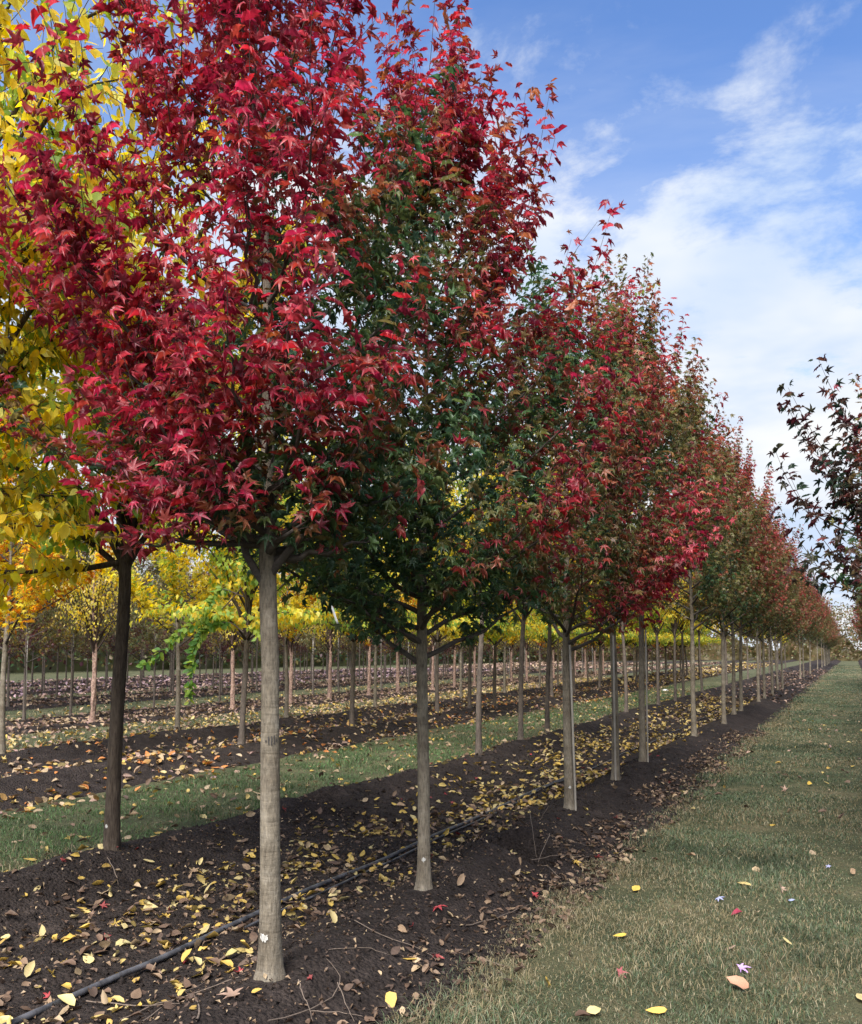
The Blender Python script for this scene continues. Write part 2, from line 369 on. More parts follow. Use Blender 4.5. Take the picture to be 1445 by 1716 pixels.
# ------------------------------------------------------------------ ground
ROW_A = [2.58, 5.12, 9.1, 11.6, 15.9, 17.8, 22.3, 24.9, 29.0, 31.6, 35.8, 38.4]   # rows stand at X = -a
ROW_R = -1.0                                                             # the row on the right, X = +1.0
HOLE1 = (-2.52, row_y(862, 2.5, 0.0)); HOLE2 = (-5.15, row_y(520, 5.15, 0.05))
BEDS = [(-ROW_A[i + 1] - (0.62 if i < 4 else 0.35), -ROW_A[i] + (0.84 if i == 0 else 0.75 if i == 2 else 0.4)) for i in range(0, 12, 2)] + [(0.62, 4.6)]
def bed_height(X, Y, i):
    """height of the tilled soil of bed i, dipping below the turf at its edges"""
    x0, x1 = BEDS[i]
    rows = (-ROW_A[2 * i], -ROW_A[2 * i + 1]) if i < 6 else (1.0, 3.5)
    wob = fbm(X, Y, 1.1, 11 + i, 3) * 0.35
    z = 0.022 + 0 * X
    for r in rows:
        z = z + (0.19 if i < 2 or i == 6 else 0.07) * np.exp(-((X - r + wob * 0.4) / 0.36) ** 2) * (1 + 0.7 * fbm(X, Y, 1.6, 21 + i, 2))
    z = z + 0.085 * fbm(X, Y, 0.6, 31, 4, 0.55) + 0.05 * fbm(X, Y, 0.11, 41, 3, 0.6)
    if i == 0:
        for hx, hy, rx, ry, dp in ((*HOLE1, 0.40, 0.36, 0.40), (*HOLE2, 0.36, 0.36, 0.40)):
            q = np.sqrt(((X - hx) / rx) ** 2 + ((Y - hy) / ry) ** 2)
            z = z - dp * (1 - sstep(0.62, 1.0, q)) + 0.05 * np.exp(-((q - 1.2) / 0.22) ** 2)
    e = np.minimum(X - x0, x1 - X) + wob * 0.8 + fbm(X, Y, 0.35, 51, 3) * 0.25
    return z * sstep(-0.05, 0.25, e) - 0.10 * (1 - sstep(-0.12, 0.06, e))
def ground_height(X, Y):
    z = 0.03 * fbm(X, Y, 1.5, 61, 3) * (np.abs(X) < 30)
    for i, (x0, x1) in enumerate(BEDS):
        z = z - 0.25 * sstep(0.30, 0.42, np.minimum(X - x0, x1 - X))
    return z
def surface(X, Y):
    z = ground_height(X, Y)
    for i, (x0, x1) in enumerate(BEDS):
        ins = (X > x0 - 0.4) & (X < x1 + 0.4)
        z = np.where(ins, np.maximum(z, bed_height(X, Y, i)), z)
    return z
def surf1(x, y): return float(surface(np.array([x]), np.array([y]))[0])
def grid(xs, ys, fz):
    X, Y = np.meshgrid(xs, ys); Z = fz(X, Y); V = np.stack([X, Y, Z], -1).reshape(-1, 3); w = len(xs); h = len(ys)
    i = (np.arange(h - 1)[:, None] * w + np.arange(w - 1)[None, :])
    return V, np.stack([i, i + 1, i + w + 1, i + w], -1).reshape(-1, 4)
def steps(y0, y1, d0, k):
    out = [y0]
    while out[-1] < y1: out.append(out[-1] + max(d0, k * abs(out[-1])))
    return np.array(out)
gx = np.concatenate([[-1500, -400, -150, -80, -60], np.arange(-45, -8, 0.1), np.arange(-8, 4, 0.06), np.arange(4, 6, 0.1), [8, 20, 60, 200, 1500]])
gy = np.concatenate([[-60, -10, -3], steps(0.5, 170, 0.06, 0.03), [300, 600, 1500, 2500]])
tag(put('ground', mesh('ground', *grid(gx, gy, ground_height), M_TURF)), 'mown grass ground of the tree field', kind='structure')
for i, (x0, x1) in enumerate(BEDS):
    fine = (0.026, 0.02, 0.0075) if i == 0 else ((0.05, 0.05, 0.012) if i == 1 else (0.12, 0.12, 0.02))
    y_from = 0.8 if i in (0, 6) else max(0.5, -x1 * 0.6)
    V, F = grid(np.arange(x0 - 0.4, x1 + 0.4, fine[0]), steps(y_from, 170, fine[1], fine[2]), lambda X, Y: bed_height(X, Y, i))
    o = put('soil_bed', mesh('soil_bed', V, F, M_SOIL))
    tag(o, ['dark tilled soil bed under the front two tree rows', 'dark soil bed under the third and fourth tree rows', 'soil bed under the peeling birch row',
            'far soil bed under thin dark trees', 'far soil bed behind the thin trees', 'farthest soil bed with pinkish litter', 'soil bed under the row at the right edge'][i], kind='structure')

# ------------------------------------------------------------------ trees
UP = np.array([0, 0, 1.0])
def bez(p0, p1, p2, n):
    t = np.linspace(0, 1, n)[:, None]
    return (1 - t) ** 2 * p0 + 2 * t * (1 - t) * p1 + t * t * p2
def grow(seed, H=6.0, zb=1.85, R=1.1, r0=0.05, n_sc=28, shoots=10, shoot_len=(0.2, 0.5), node=0.045, lean=(0, 0), habit='maple',
         leaf=(0.05, 0.112), first=None, top_shoots=16, wander=0.03, zmax=None):
    r = RND(seed); limbs = []; twigs = []; LP = []; LD = []; LN = []; LS = []
    nz = 16; zt = np.linspace(0, 1, nz) ** 1.0 * H * 0.93
    ph = r.uniform(0, 6.28, 4)
    def axis(z):
        z = np.asarray(z, float); k = np.minimum(z / 2.0, 1.0)
        zl = np.maximum(0, z - 1.5) * 1.35; return np.stack([lean[0] * zl + wander * np.sin(z * 1.3 + ph[0]) * k, lean[1] * zl + wander * np.sin(z * 1.1 + ph[1]) * k, z], -1)
    def trad(z): return r0 * np.interp(z, [0, zb, H * 0.6, H * 0.93], [1.0, 0.78, 0.36, 0.07])
    def env(z):
        t = np.clip((z - zb + 0.15) / (H - zb + 0.15), 0.001, 0.999)
        p = 0.72 if habit != 'elm' else 0.95
        return R * np.maximum(np.sin(math.pi * t ** p), 0) ** (0.75 if habit != 'elm' else 0.6)
    def leaves_on(P, s0=0.0, dens=1.0):
        seg = np.linalg.norm(np.diff(P, axis=0), axis=1); cum = np.concatenate([[0], np.cumsum(seg)]); L = cum[-1]
        m = max(1, int(L * (1 - s0) / node * dens)); s = np.linspace(s0 * L + 0.02, L, m)
        Q = np.stack([np.interp(s, cum, P[:, k]) for k in range(3)], -1)
        tg = norm(P[-1] - P[0]); a = norm(np.cross(tg, r.normal(size=3))); b = np.cross(tg, a)
        if habit == 'maple':
            az = np.arange(m) * (math.pi / 2) + r.normal(0, 0.25, m); az = np.concatenate([az, az + math.pi]); Q = np.concatenate([Q, Q])
        else:
            az = np.arange(m) * math.pi * 0.9 + r.normal(0, 0.3, m)
        k = len(az); perp = np.cos(az)[:, None] * a + np.sin(az)[:, None] * b
        out = Q - axis(Q[:, 2]); out[:, 2] = 0; out = norm(out + r.normal(0, 0.05, (k, 3)))
        if habit == 'maple':
            pet = norm(perp + 0.5 * tg + 0.15 * r.normal(size=(k, 3))); base = Q + pet * r.uniform(0.025, 0.065, (k, 1))
            d = perp * 0.9 + out * 0.55 - UP * r.uniform(-0.45, 0.6, (k, 1)) + 0.3 * r.normal(size=(k, 3))
            n = UP * 0.85 + out * 0.35 + 0.55 * r.normal(size=(k, 3))
        else:
            base = Q + perp * 0.012
            d = perp * 0.5 + out * 0.25 - UP * r.uniform(0.3, 1.2, (k, 1)) + 0.3 * r.normal(size=(k, 3))
            n = out + UP * 0.5 + 0.45 * r.normal(size=(k, 3))
        LP.append(base); LD.append(d); LN.append(n); LS.append(r.uniform(*leaf, k))
    def shoot(p, d, L, rad, dens=1.0):
        d = norm(d); bendv = UP * 0.35 * L if habit != 'elm' else UP * -0.18 * L
        P = bez(p, p + d * L * 0.5 + r.normal(0, 0.02, 3), p + d * L + bendv, 5)
        twigs.append((P, np.linspace(rad, 0.0012, 5))); leaves_on(P, 0.05, dens)
    spec = list(first or [])
    for j in range(n_sc):
        f = j / max(1, n_sc - 1)
        if habit == 'elm': spec.append((zb + (H * 0.5 - zb) * f ** 1.2, 2.39996 * j + r.normal(0, 0.3), None, None))
        else: spec.append((zb + (H * 0.80 - zb) * f ** 1.05, 2.39996 * j + r.normal(0, 0.3), None, None))
    for zs, az, reach, rs in [(*q, None)[:4] for q in spec]:
        p0 = axis(zs); o = np.array([math.cos(az), math.sin(az), 0])
        rise = (0.55 + 0.5 * (zs - zb) / (H - zb)) * R if habit != 'elm' else (H * 0.86 - zs) * r.uniform(0.35, 0.95)
        ze = min(zs + (rs if rs is not None else rise * r.uniform(0.8, 1.3)), H * 0.97); re_ = reach if reach else max(0.12, float(env(ze)) * r.uniform(0.74, 1.08))
        p2 = axis(ze) + o * re_ + np.cross(UP, o) * r.normal(0, 0.12 * re_)
        p1 = p0 + o * re_ * 0.46 + UP * (ze - zs) * 0.46 if (habit != 'elm' and rs is not None) else p0 + o * re_ * (0.55 if habit != 'elm' else 0.35) + UP * (ze - zs) * (0.34 if habit != 'elm' else 0.55 if rs is None else 1.2)
        P = bez(p0, p1, p2, 9); P[1:-1] += r.normal(0, 0.012, (7, 3))
        rb = float(trad(zs)) * (0.55 if habit != 'elm' else 0.62)
        limbs.append((P, np.linspace(1, 0, 9) ** 0.8 * (rb - 0.0025) + 0.0025))
        leaves_on(P, 0.5, 0.8)
        Lb = np.linalg.norm(p2 - p0); ns = max(3, int(shoots * min(1.2, Lb / 1.1)))
        for q in range(ns):
            s = 0.18 + 0.82 * (q + r.uniform(0, 0.8)) / ns; s = min(s, 0.98)
            p = (1 - s) ** 2 * p0 + 2 * s * (1 - s) * p1 + s * s * p2; tg = norm(2 * (1 - s) * (p1 - p0) + 2 * s * (p2 - p1))
            side = np.cross(tg, UP) * (1 if q % 2 else -1) * r.uniform(0.3, 1.1)
            shoot(p, tg * 0.7 + side + UP * r.uniform(-0.25, 0.6) + r.normal(0, 0.25, 3), r.uniform(*shoot_len) * (1.1 - 0.25 * s), 0.0032)
        shoot(p2, norm(p2 - p1) + UP * (0.7 if habit != 'elm' else 0.1), r.uniform(0.3, 0.68), 0.003, 0.85)
    for q in range(top_shoots):
        z = H * r.uniform(0.68, 0.93); a = r.uniform(0, 6.28); p = axis(z)
        shoot(p, np.array([math.cos(a), math.sin(a), 0]) * 0.45 + UP * 1.1, r.uniform(0.45, 0.9) * min(1, (H * 1.05 - z) / 0.7), 0.004, 0.62)
    zz = np.concatenate([[0, 0.015, 0.05, 0.10, 0.2], np.linspace(0.3, zb + 0.3, 18), np.linspace(zb + 0.5, H * 0.93, 12)])
    return dict(axis=axis, trad=trad, env=env, zz=zz, limbs=limbs, twigs=twigs, P=np.concatenate(LP), D=np.concatenate(LD), N=np.concatenate(LN), S=np.concatenate(LS),
                H=H, zb=zb, R=R, r=r)
def trunk_mesh(g, mat, k=18, seed=0, furrow=0.0, name='trunk', flare=0.35, lumps=0.03, fine=False):
    zz = g['zz']
    if fine: zz = np.concatenate([[0, 0.012, 0.03], np.arange(0.05, g['zb'] + 0.4, 0.022), np.linspace(g['zb'] + 0.5, g['H'] * 0.93, 16)])
    P = g['axis'](zz); R = g['trad'](zz) * (1 + flare * np.exp(-zz / 0.055) + 0.12 * np.exp(-zz / 0.25)); P = P.copy(); P[0, 2] = -0.06
    r = RND(seed); ph = r.uniform(0, 6.28, 6)
    def rough(Pt, ang):
        z = Pt[:, 2][:, None]; a = ang[None, :]
        q = 1 + lumps * np.sin(2 * a + ph[0] + z * 2) * np.sin(z * 5 + ph[1]) + lumps * np.sin(3 * a + ph[2] - z * 3) + 0.12 * np.exp(-np.maximum(z, 0) / 0.06) * np.sin(5 * a + ph[3])
        q = q + lumps * 0.8 * (vnoise(a * 0 + z, a * 0 + 1, 0.17, 300 + seed) - 0.5)
        if furrow:
            q = q + furrow * (vnoise((a * 2.2) % 13.8, z + 0 * a, 0.22, 200 + seed) * np.ones_like(q) + vnoise(a * 5 % 31.4, z * 2 + 0 * a, 0.3, 210 + seed) - 1)
        return q
    V, F = tube(P, R, k, True, rough)
    return mesh(name, V, F, mat)
def fruit(V): return V
def limb_mesh(parts, mat, k=6, name='branch'):
    gg = Geo()
    for P, R in parts: gg.add(*tube(P, R, k, False))
    return gg.mesh(name, mat)
C = lambda *a: np.array(a, float)
RED = [C(0.34, 0.045, 0.065), C(0.28, 0.036, 0.06), C(0.42, 0.055, 0.065), C(0.20, 0.032, 0.052), C(0.36, 0.075, 0.09), C(0.30, 0.06, 0.05), C(0.44, 0.08, 0.10), C(0.38, 0.05, 0.09)]
DKGREEN = [C(0.06, 0.12, 0.058), C(0.07, 0.135, 0.055), C(0.09, 0.155, 0.055), C(0.05, 0.10, 0.06), C(0.12, 0.16, 0.055)]
OLIVE = [C(0.13, 0.135, 0.045), C(0.17, 0.145, 0.055), C(0.14, 0.10, 0.045), C(0.10, 0.13, 0.045), C(0.21, 0.15, 0.065), C(0.17, 0.17, 0.06)]
RUST = [C(0.32, 0.11, 0.05), C(0.28, 0.07, 0.055), C(0.24, 0.085, 0.045), C(0.36, 0.14, 0.075), C(0.20, 0.06, 0.055)]
YEL = [C(0.74, 0.60, 0.06), C(0.68, 0.60, 0.09), C(0.75, 0.53, 0.05), C(0.66, 0.62, 0.14), C(0.58, 0.46, 0.06)]
YGRN = [C(0.44, 0.48, 0.08), C(0.32, 0.43, 0.07), C(0.22, 0.36, 0.08)]
ORA = [C(0.64, 0.30, 0.03), C(0.68, 0.40, 0.035), C(0.58, 0.22, 0.04)]
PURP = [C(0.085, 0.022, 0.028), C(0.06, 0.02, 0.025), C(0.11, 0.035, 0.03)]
def pick(pal, n, r): return np.array(pal)[r.randint(0, len(pal), n)]
def maple_colours(g, seed, t=(0.35, 0.55, 0.75), side=0.0, cam=0.15, hw=0.35, rw=0.55, nz=0.18, cam_dir=TOCAM, mid=None, high=None):
    """leaf colours: sun-turned outer and upper leaves, later-turning inner and lower ones"""
    P = g['P']; r = RND(seed); n = len(P); ax = g['axis'](P[:, 2]); o = P - ax; rad = np.hypot(o[:, 0], o[:, 1])
    rf = rad / np.maximum(g['env'](P[:, 2]), 0.25); hf = (P[:, 2] - g['zb']) / (g['H'] - g['zb'])
    e = rw * np.clip(rf, 0, 1.2) + hw * hf + cam * (o @ cam_dir) / g['R'] + side * (o @ RIGHT) / g['R'] + nz * wave3(P, seed + 5, 1.1) + 0.105 * r.normal(size=n)
    c = pick(DKGREEN, n, r); c2 = c.copy()
    k = (e >= t[0]) & (e < t[1]); c[k] = pick(OLIVE, k.sum(), r); c2[k] = np.where(r.rand(k.sum(), 1) < 0.4, pick(mid or RUST, k.sum(), r), c[k])
    k = (e >= t[1]) & (e < t[2]); c[k] = pick(mid or RUST, k.sum(), r); c2[k] = np.where(r.rand(k.sum(), 1) < 0.6, pick(high or RED, k.sum(), r), c[k])
    k = e >= t[2]; c[k] = pick(high or RED, k.sum(), r); c2[k] = c[k] * r.uniform(0.8, 1.2, (k.sum(), 1))
    v = r.uniform(0.8, 1.2, (n, 1)); return c * v, c2 * v
def mixed_colours(g, seed, pals, nz=0.5):
    P = g['P']; r = RND(seed); n = len(P); w = wave3(P, seed + 3, 0.9); q = np.clip((w * nz + 0.5 + 0.25 * r.normal(size=n)) * len(pals), 0, len(pals) - 0.01).astype(int)
    c = np.zeros((n, 3))
    for i, pal in enumerate(pals):
        k = q == i; c[k] = pick(pal, k.sum(), r)
    v = r.uniform(0.75, 1.2, (n, 1)); return c * v, c * v * r.uniform(0.8, 1.1, (n, 1))
def stalks(geo, g, idx):
    pass
def visible_leaves(W, cell=13, limit=300):
    """indices of the leaves that show largest: the nearest one in each small cell of the view"""
    x, y, d = project(W); ok = (x > -8) & (x < 1453) & (y > -8) & (y < 1724) & (d > 0.3)
    i = np.where(ok)[0]; key = (x[i] // cell).astype(int) * 1000 + (y[i] // cell).astype(int)
    o = np.lexsort((d[i], key)); i = i[o]; key = key[o]; keep = np.concatenate([[True], key[1:] != key[:-1]]) if len(i) else np.zeros(0, bool)
    i = i[keep]; return i[np.argsort(d[i])][:limit]
def hero(name, loc, g, c, c2, T, ME, leaf_mat, bark, label, cat, group=None, limb_mat=None, leaf_limit=300, tk={}, limb_parts=True):
    """a near tree: trunk, each limb, the 300 largest-showing leaves one by one, the rest of the foliage"""
    root = empty(name, loc); tag(root, label, cat, group)
    tr = put('trunk', trunk_mesh(g, bark, **tk), root)
    if limb_parts:
        for P, R in g['limbs']: put('branch', limb_mesh([(P, R)], limb_mat or M_LIMB, 7), root)
    else: put('branches', limb_mesh(g['limbs'], limb_mat or M_LIMB, 6), root)
    tw = put('twigs', limb_mesh(g['twigs'], M_TWIG, 4), root); tw['kind'] = 'stuff'
    n = len(g['P']); rr = RND(77); tid = rr.randint(0, len(T), n)
    sel = visible_leaves(g['P'] + np.array(loc)) if leaf_limit else np.zeros(0, int)
    rest = np.ones(n, bool); rest[sel] = False
    show = np.zeros(n, bool); show[visible_leaves(g['P'] + np.array(loc), 10, 10 ** 6)] = True; coarse = T_MAPLE1 if T is T_MAPLE else T_OVATE1
    geo = Geo(); k = rest & show; scatter(geo, T, g['P'][k], g['D'][k], g['N'][k], g['S'][k], c[k], c2[k], tid[k])
    k = rest & ~show; scatter(geo, coarse, g['P'][k], g['D'][k], g['N'][k], g['S'][k], c[k], c2[k], (tid % len(coarse))[k])
    f = put('foliage', geo.mesh('foliage', leaf_mat), root); f['kind'] = 'stuff'
    for i in sel:
        o = bpy.data.objects.new('leaf', ME[tid[i]]); COL.objects.link(o); o.parent = root
        o.matrix_local = leaf_matrix(g['P'][i], g['D'][i], g['N'][i], g['S'][i]); q = 0.5 * (c[i] + c2[i]); o.color = (q[0], q[1], q[2], 1)
    return root, tr
def proto(g, c, c2, T, leaf_mat, bark, limb_mat=None, k=12, keep_limbs=True, **tk):
    """shared meshes of a farther tree: (trunk, branches, crown)"""
    tr = trunk_mesh(g, bark, k, **tk)
    gg = Geo()
    for P, R in g['limbs']: gg.add(*tube(P[::2], R[::2], 5, False))
    if keep_limbs:
        for P, R in g['twigs'][::2]: gg.add(*tube(P[::2], R[::2] * 1.2, 3, False))
    br = gg.mesh('branches', limb_mat or M_LIMB)
    geo = Geo(); tid = RND(5).randint(0, len(T), len(g['P'])); scatter(geo, T, g['P'], g['D'], g['N'], g['S'], c, c2, tid)
    return tr, br, geo.mesh('crown', leaf_mat)
def plant(name, pr, x, y, rz, scale, label, cat, group, tint=(1, 1, 1), trunk_scale=None, lean=(0, 0)):
    root = empty(name, (x, y, surf1(x, y) - 0.01), rz); tag(root, label, cat, group); root.rotation_euler = (lean[0], lean[1], rz); root.scale = scale
    for nm, me in zip(('trunk', 'branches', 'crown'), pr):
        o = put(nm, me, root); o.color = (*tint, 1) if nm == 'crown' else (1, 1, 1, 1)
    return root
def paint_dot(tree, tr_axis, tr_rad, z, direction, w, h, mat, name, label=None, squiggle=False):
    """a painted mark wrapped on the bark, just proud of it"""
    ax = tr_axis(np.array([z]))[0]; a0 = math.atan2(direction[1], direction[0]); V = []; F = []; r = RND(int(z * 1000)); n = 9
    R = float(tr_rad(z)) * (1.09 + 0.35 * math.exp(-z / 0.055) + 0.12 * math.exp(-z / 0.25))
    def quad_strip(a1, z1, a2, z2, hw):
        k = len(V)
        for (a, zq) in ((a1 - hw / R, z1), (a1 + hw / R, z1), (a2 + hw / R, z2), (a2 - hw / R, z2)):
            V.append((ax[0] + R * math.cos(a), ax[1] + R * math.sin(a), zq))
        F.append((k, k + 1, k + 2, k + 3))
    for q in range(n if not squiggle else 5):
        a = a0 + (q / (n - 1 if not squiggle else 4) - 0.5) * w / R; hh = h * math.sqrt(max(0.08, 1 - (2 * (q / (n - 1 if not squiggle else 4)) - 1) ** 2)) * r.uniform(0.75, 1.1)
        zc = z + r.uniform(-0.1, 0.1) * h
        quad_strip(a, zc - hh / 2, a + r.uniform(-0.04, 0.04), zc + hh / 2, w / n * (0.36 if not squiggle else 0.5))
    o = put(name, mesh(name, np.array(V), np.array(F), mat), tree)
    if label: o['label'] = label
    return o

# --- the front row, nearest maples one by one
def at_row(px, a): y = row_y(px, a); return (-a, y, surf1(-a, y) - 0.01)
A1 = ROW_A[0]
AZ = lambda v: math.atan2(v[1], v[0])
toL, toR, toC = AZ(-RIGHT), AZ(RIGHT), AZ(TOCAM)
# 1: the near red maple
g = grow(1, H=5.9, zb=2.1, R=0.86, r0=0.052, n_sc=28, shoots=11, node=0.047, lean=(-0.032, -0.017),
         first=[(1.88, toL + 0.15, 0.42, 0.75), (1.92, toR - 0.35, 0.55, 0.55), (2.15, toC - 0.5, 0.75), (2.25, toC + 0.4, 0.7), (2.75, toL - 0.2, 1.1), (2.9, toL + 0.45, 1.15), (2.6, toL + 0.5, 0.95), (2.1, toL - 0.7, 1.1), (2.3, toL - 0.5, 1.25), (2.05, toR + 0.6, 0.9), (2.12, toL + 0.75, 0.7, 0.12), (2.3, toL + 1.1, 0.6, 0.25), (2.1, toL + 0.55, 0.62, -0.04), (2.2, toC - 0.2, 0.42, 0.08), (2.05, toC + 0.5, 0.4, 0.12), (2.0, toR - 0.2, 0.5, 0.1), (2.3, toL - 0.3, 1.3, 0.35), (2.2, toL - 0.9, 1.2, 0.3), (2.0, toR + 0.8, 0.7, 0.2), (2.1, toR + 0.1, 0.75, 0.3)])
c, c2 = maple_colours(g, 11, t=(0.25, 0.32, 0.38), side=-0.15, cam=0.44, hw=0.60, rw=0.22, nz=0.09)
T1, T1tr = hero('maple_tree', at_row(453, A1), g, c, c2, T_MAPLE, ME_MAPLE, M_LEAF, M_BARK, 'nearest maple with bright crimson crown and pale grey trunk, left of centre', 'tree', 'maples in the front row', tk=dict(k=28, seed=1, fine=True))
for z, nm, mt, w, h, sq, lb in ((0.205, 'paint_mark', M_PAINT, 0.042, 0.044, False, 'white painted spot low on the trunk'), (1.135, 'bark_scratch', M_SCRIBE, 0.055, 0.045, True, 'dark upright scratches across the trunk')):
    paint_dot(T1, g['axis'], g['trad'], z, TOCAM * 1.0 + RIGHT * (-0.45 if not sq else 0.35 if z > 1 else 0.1), w, h, mt, nm, lb, sq)
# 2: the green and red maple
g = grow(2, H=5.65, zb=1.75, R=1.05, r0=0.043, n_sc=35, shoots=13, node=0.047, lean=(0.002, 0.0), first=[(1.6, toL - 0.8, 0.9), (1.7, toC + 0.3, 0.8, 0.3), (1.65, toR + 0.7, 0.9, 0.4), (1.6, toL + 0.9, 0.8, 0.3), (1.8, toL, 1.0, 0.4), (1.5, toR + 0.2, 0.85), (1.46, toL - 0.3, 0.6), (1.7, toL + 0.4, 1.2), (1.85, toR - 0.5, 1.1), (1.9, toC - 0.6, 1.15)])
c, c2 = maple_colours(g, 22, t=(0.43, 0.59, 0.72), side=0.24, cam=0.06, hw=0.66, rw=0.28, nz=0.15, mid=[*RED, *OLIVE, RUST[0], RUST[3]], high=[*RED, *RED, *RUST])
T2, _ = hero('maple_tree', at_row(710, A1), g, c, c2, T_MAPLE, ME_MAPLE, M_LEAF, M_BARK, 'second front row maple, dark green low crown turning olive and red above', 'tree', 'maples in the front row', tk=dict(k=24, seed=2, fine=True))
paint_dot(T2, g['axis'], g['trad'], 0.20, TOCAM, 0.024, 0.03, M_PAINT, 'paint_mark', 'white painted spot low on the trunk')
# 3: olive above, crimson low on its right side
g = grow(3, H=5.1, zb=1.62, R=1.22, r0=0.047, n_sc=35, shoots=12, node=0.048, lean=(-0.012, -0.008), first=[(1.55, toR + 0.2, 1.1), (1.7, toC, 1.15), (1.75, toR - 0.4, 1.25)])
c, c2 = maple_colours(g, 33, t=(0.16, 0.34, 0.50), side=0.40, cam=0.12, hw=-0.32, rw=0.35, nz=0.18, mid=[*RUST, *OLIVE], high=RED)
T3, _ = hero('maple_tree', at_row(955, A1), g, c, c2, T_MAPLE, ME_MAPLE, M_LEAF, M_BARK, 'third front row maple, crimson low branches over the grass side, metal stake at trunk', 'tree', 'maples in the front row', tk=dict(k=20, seed=3, fine=True))
paint_dot(T3, g['axis'], g['trad'], 0.22, TOCAM, 0.024, 0.03, M_PAINT, 'paint_mark', 'white painted spot low on the trunk')
# right edge: low boughs over the grass lane
g = grow(4, H=5.6, zb=2.0, R=0.95, r0=0.05, n_sc=30, shoots=10, node=0.05, first=[(1.75, AZ((-1, -0.1)), 1.42), (1.95, AZ((-1, 0.2)), 1.5), (2.05, AZ((-1, 0.02)), 1.35), (1.7, AZ((-1, 0.45)), 1.4), (2.3, AZ((-1, 0.1)), 1.3), (2.5, AZ((-1, 0.25)), 1.25), (2.2, AZ((-1, -0.2)), 1.2), (4.4, AZ((-1, 0.0)), 0.72, 0.4)])
c, c2 = maple_colours(g, 44, t=(0.40, 0.46, 0.95), side=0.0, cam=0.0, hw=0.25, rw=0.5, nz=0.2, mid=[PURP[0], C(0.04, 0.07, 0.045), C(0.035, 0.06, 0.04), C(0.06, 0.06, 0.035)], high=[*PURP, RUST[4]])  # backlit darkness of these boughs is put into the leaf colours
y4 = 6.9
hero('maple_tree', (1.28, y4, surf1(1.28, y4)), g, c, c2, T_MAPLE, ME_MAPLE, M_LEAF, M_BARK, 'maple at the right edge reaching boughs coloured dark as if backlit over the grass lane', 'tree', 'maples in the right hand row', tk=dict(k=14, seed=4))

# --- farther maples share a few shapes
ORD = 'first second third fourth fifth sixth seventh eighth ninth tenth eleventh twelfth thirteenth fourteenth fifteenth sixteenth seventeenth eighteenth nineteenth twentieth twenty-first twenty-second twenty-third twenty-fourth twenty-fifth twenty-sixth twenty-seventh twenty-eighth twenty-ninth thirtieth'.split()
schemes = [dict(t=(0.24, 0.58, 0.96), mid=[*RUST, *OLIVE]), dict(t=(0.22, 0.48, 0.84), mid=[*RUST, *RUST, *OLIVE]), dict(t=(0.20, 0.70, 1.15), mid=[*OLIVE, RUST[0]]), dict(t=(0.22, 0.52, 0.88), mid=[*RUST, *OLIVE]), dict(t=(0.22, 0.70, 1.05), mid=[*OLIVE, RUST[3], RUST[2]])]
PM = []
for i, s in enumerate(schemes):
    g = grow(50 + i, H=5.5 + 0.12 * (i % 3), zb=1.72, R=1.18, r0=0.045, n_sc=33, shoots=12, node=0.05, wander=0.02)
    c, c2 = maple_colours(g, 60 + i, cam=0.0, hw=0.34, rw=0.42, nz=0.14, **s)
    PM.append(proto(g, c, c2, T_MAPLE1, M_LEAF, M_BARK, seed=50 + i))
r = RND(9)
front = [(1032, 1), (1078, 4), (1162, 2), (1209, 0), (1229, 1), (1244, 3), (1272, 0), (1282, 2), (1293, 3), (1305, 1), (1313, 0), (1342, 1), (1348, 3), (1357, 0), (1371, 2), (1378, 1), (1382, 3)]
look = {0: 'red brown crown over a green skirt', 1: 'reddish crown', 2: 'olive green crown', 3: 'rusty red crown', 4: 'olive and rust crown'}
for q, (px, kind) in enumerate(front):
    y = row_y(px, A1); s = [1.0, 1.09, 1.08][q] if q < 3 else r.uniform(1.02, 1.12)
    plant('maple_tree', PM[kind], -A1 + r.normal(0, 0.03) * (q > 1), y, r.uniform(0, 6.28), (1, 1, s), f'{ORD[q + 3]} maple from the camera in the front row, {look[kind]}', 'tree', 'maples in the front row', lean=(r.normal(0, 0.012) * (q > 1), r.normal(0, 0.012) * (q > 1)))
y = row_y(1382, A1) + 1.9
while y < 118:
    plant('maple_tree', PM[int(r.randint(0, 5))], -A1 + r.normal(0, 0.05), y, r.uniform(0, 6.28), (1, 1, r.uniform(0.88, 1.05)), 'slim far maple at the distant end of the front row, crown merged with its neighbours', 'tree', 'far maples of the front row', tint=(0.95, 0.95, 1.0))
    y += 2.0 if y < 75 else 2.6
for q in range(22):
    plant('maple_tree', PM[[3, 0, 1, 4, 2][q % 5]], 1.28 + r.normal(0, 0.04), y4 + 1.75 * (q + 1) + (0 if q < 8 else (q - 8) * 0.8), r.uniform(0, 6.28), (0.93, 0.93, r.uniform(0.9, 1.0)), 'maple crown showing as a sliver at the right edge beyond the near boughs', 'tree', 'farther maples of the right hand row')

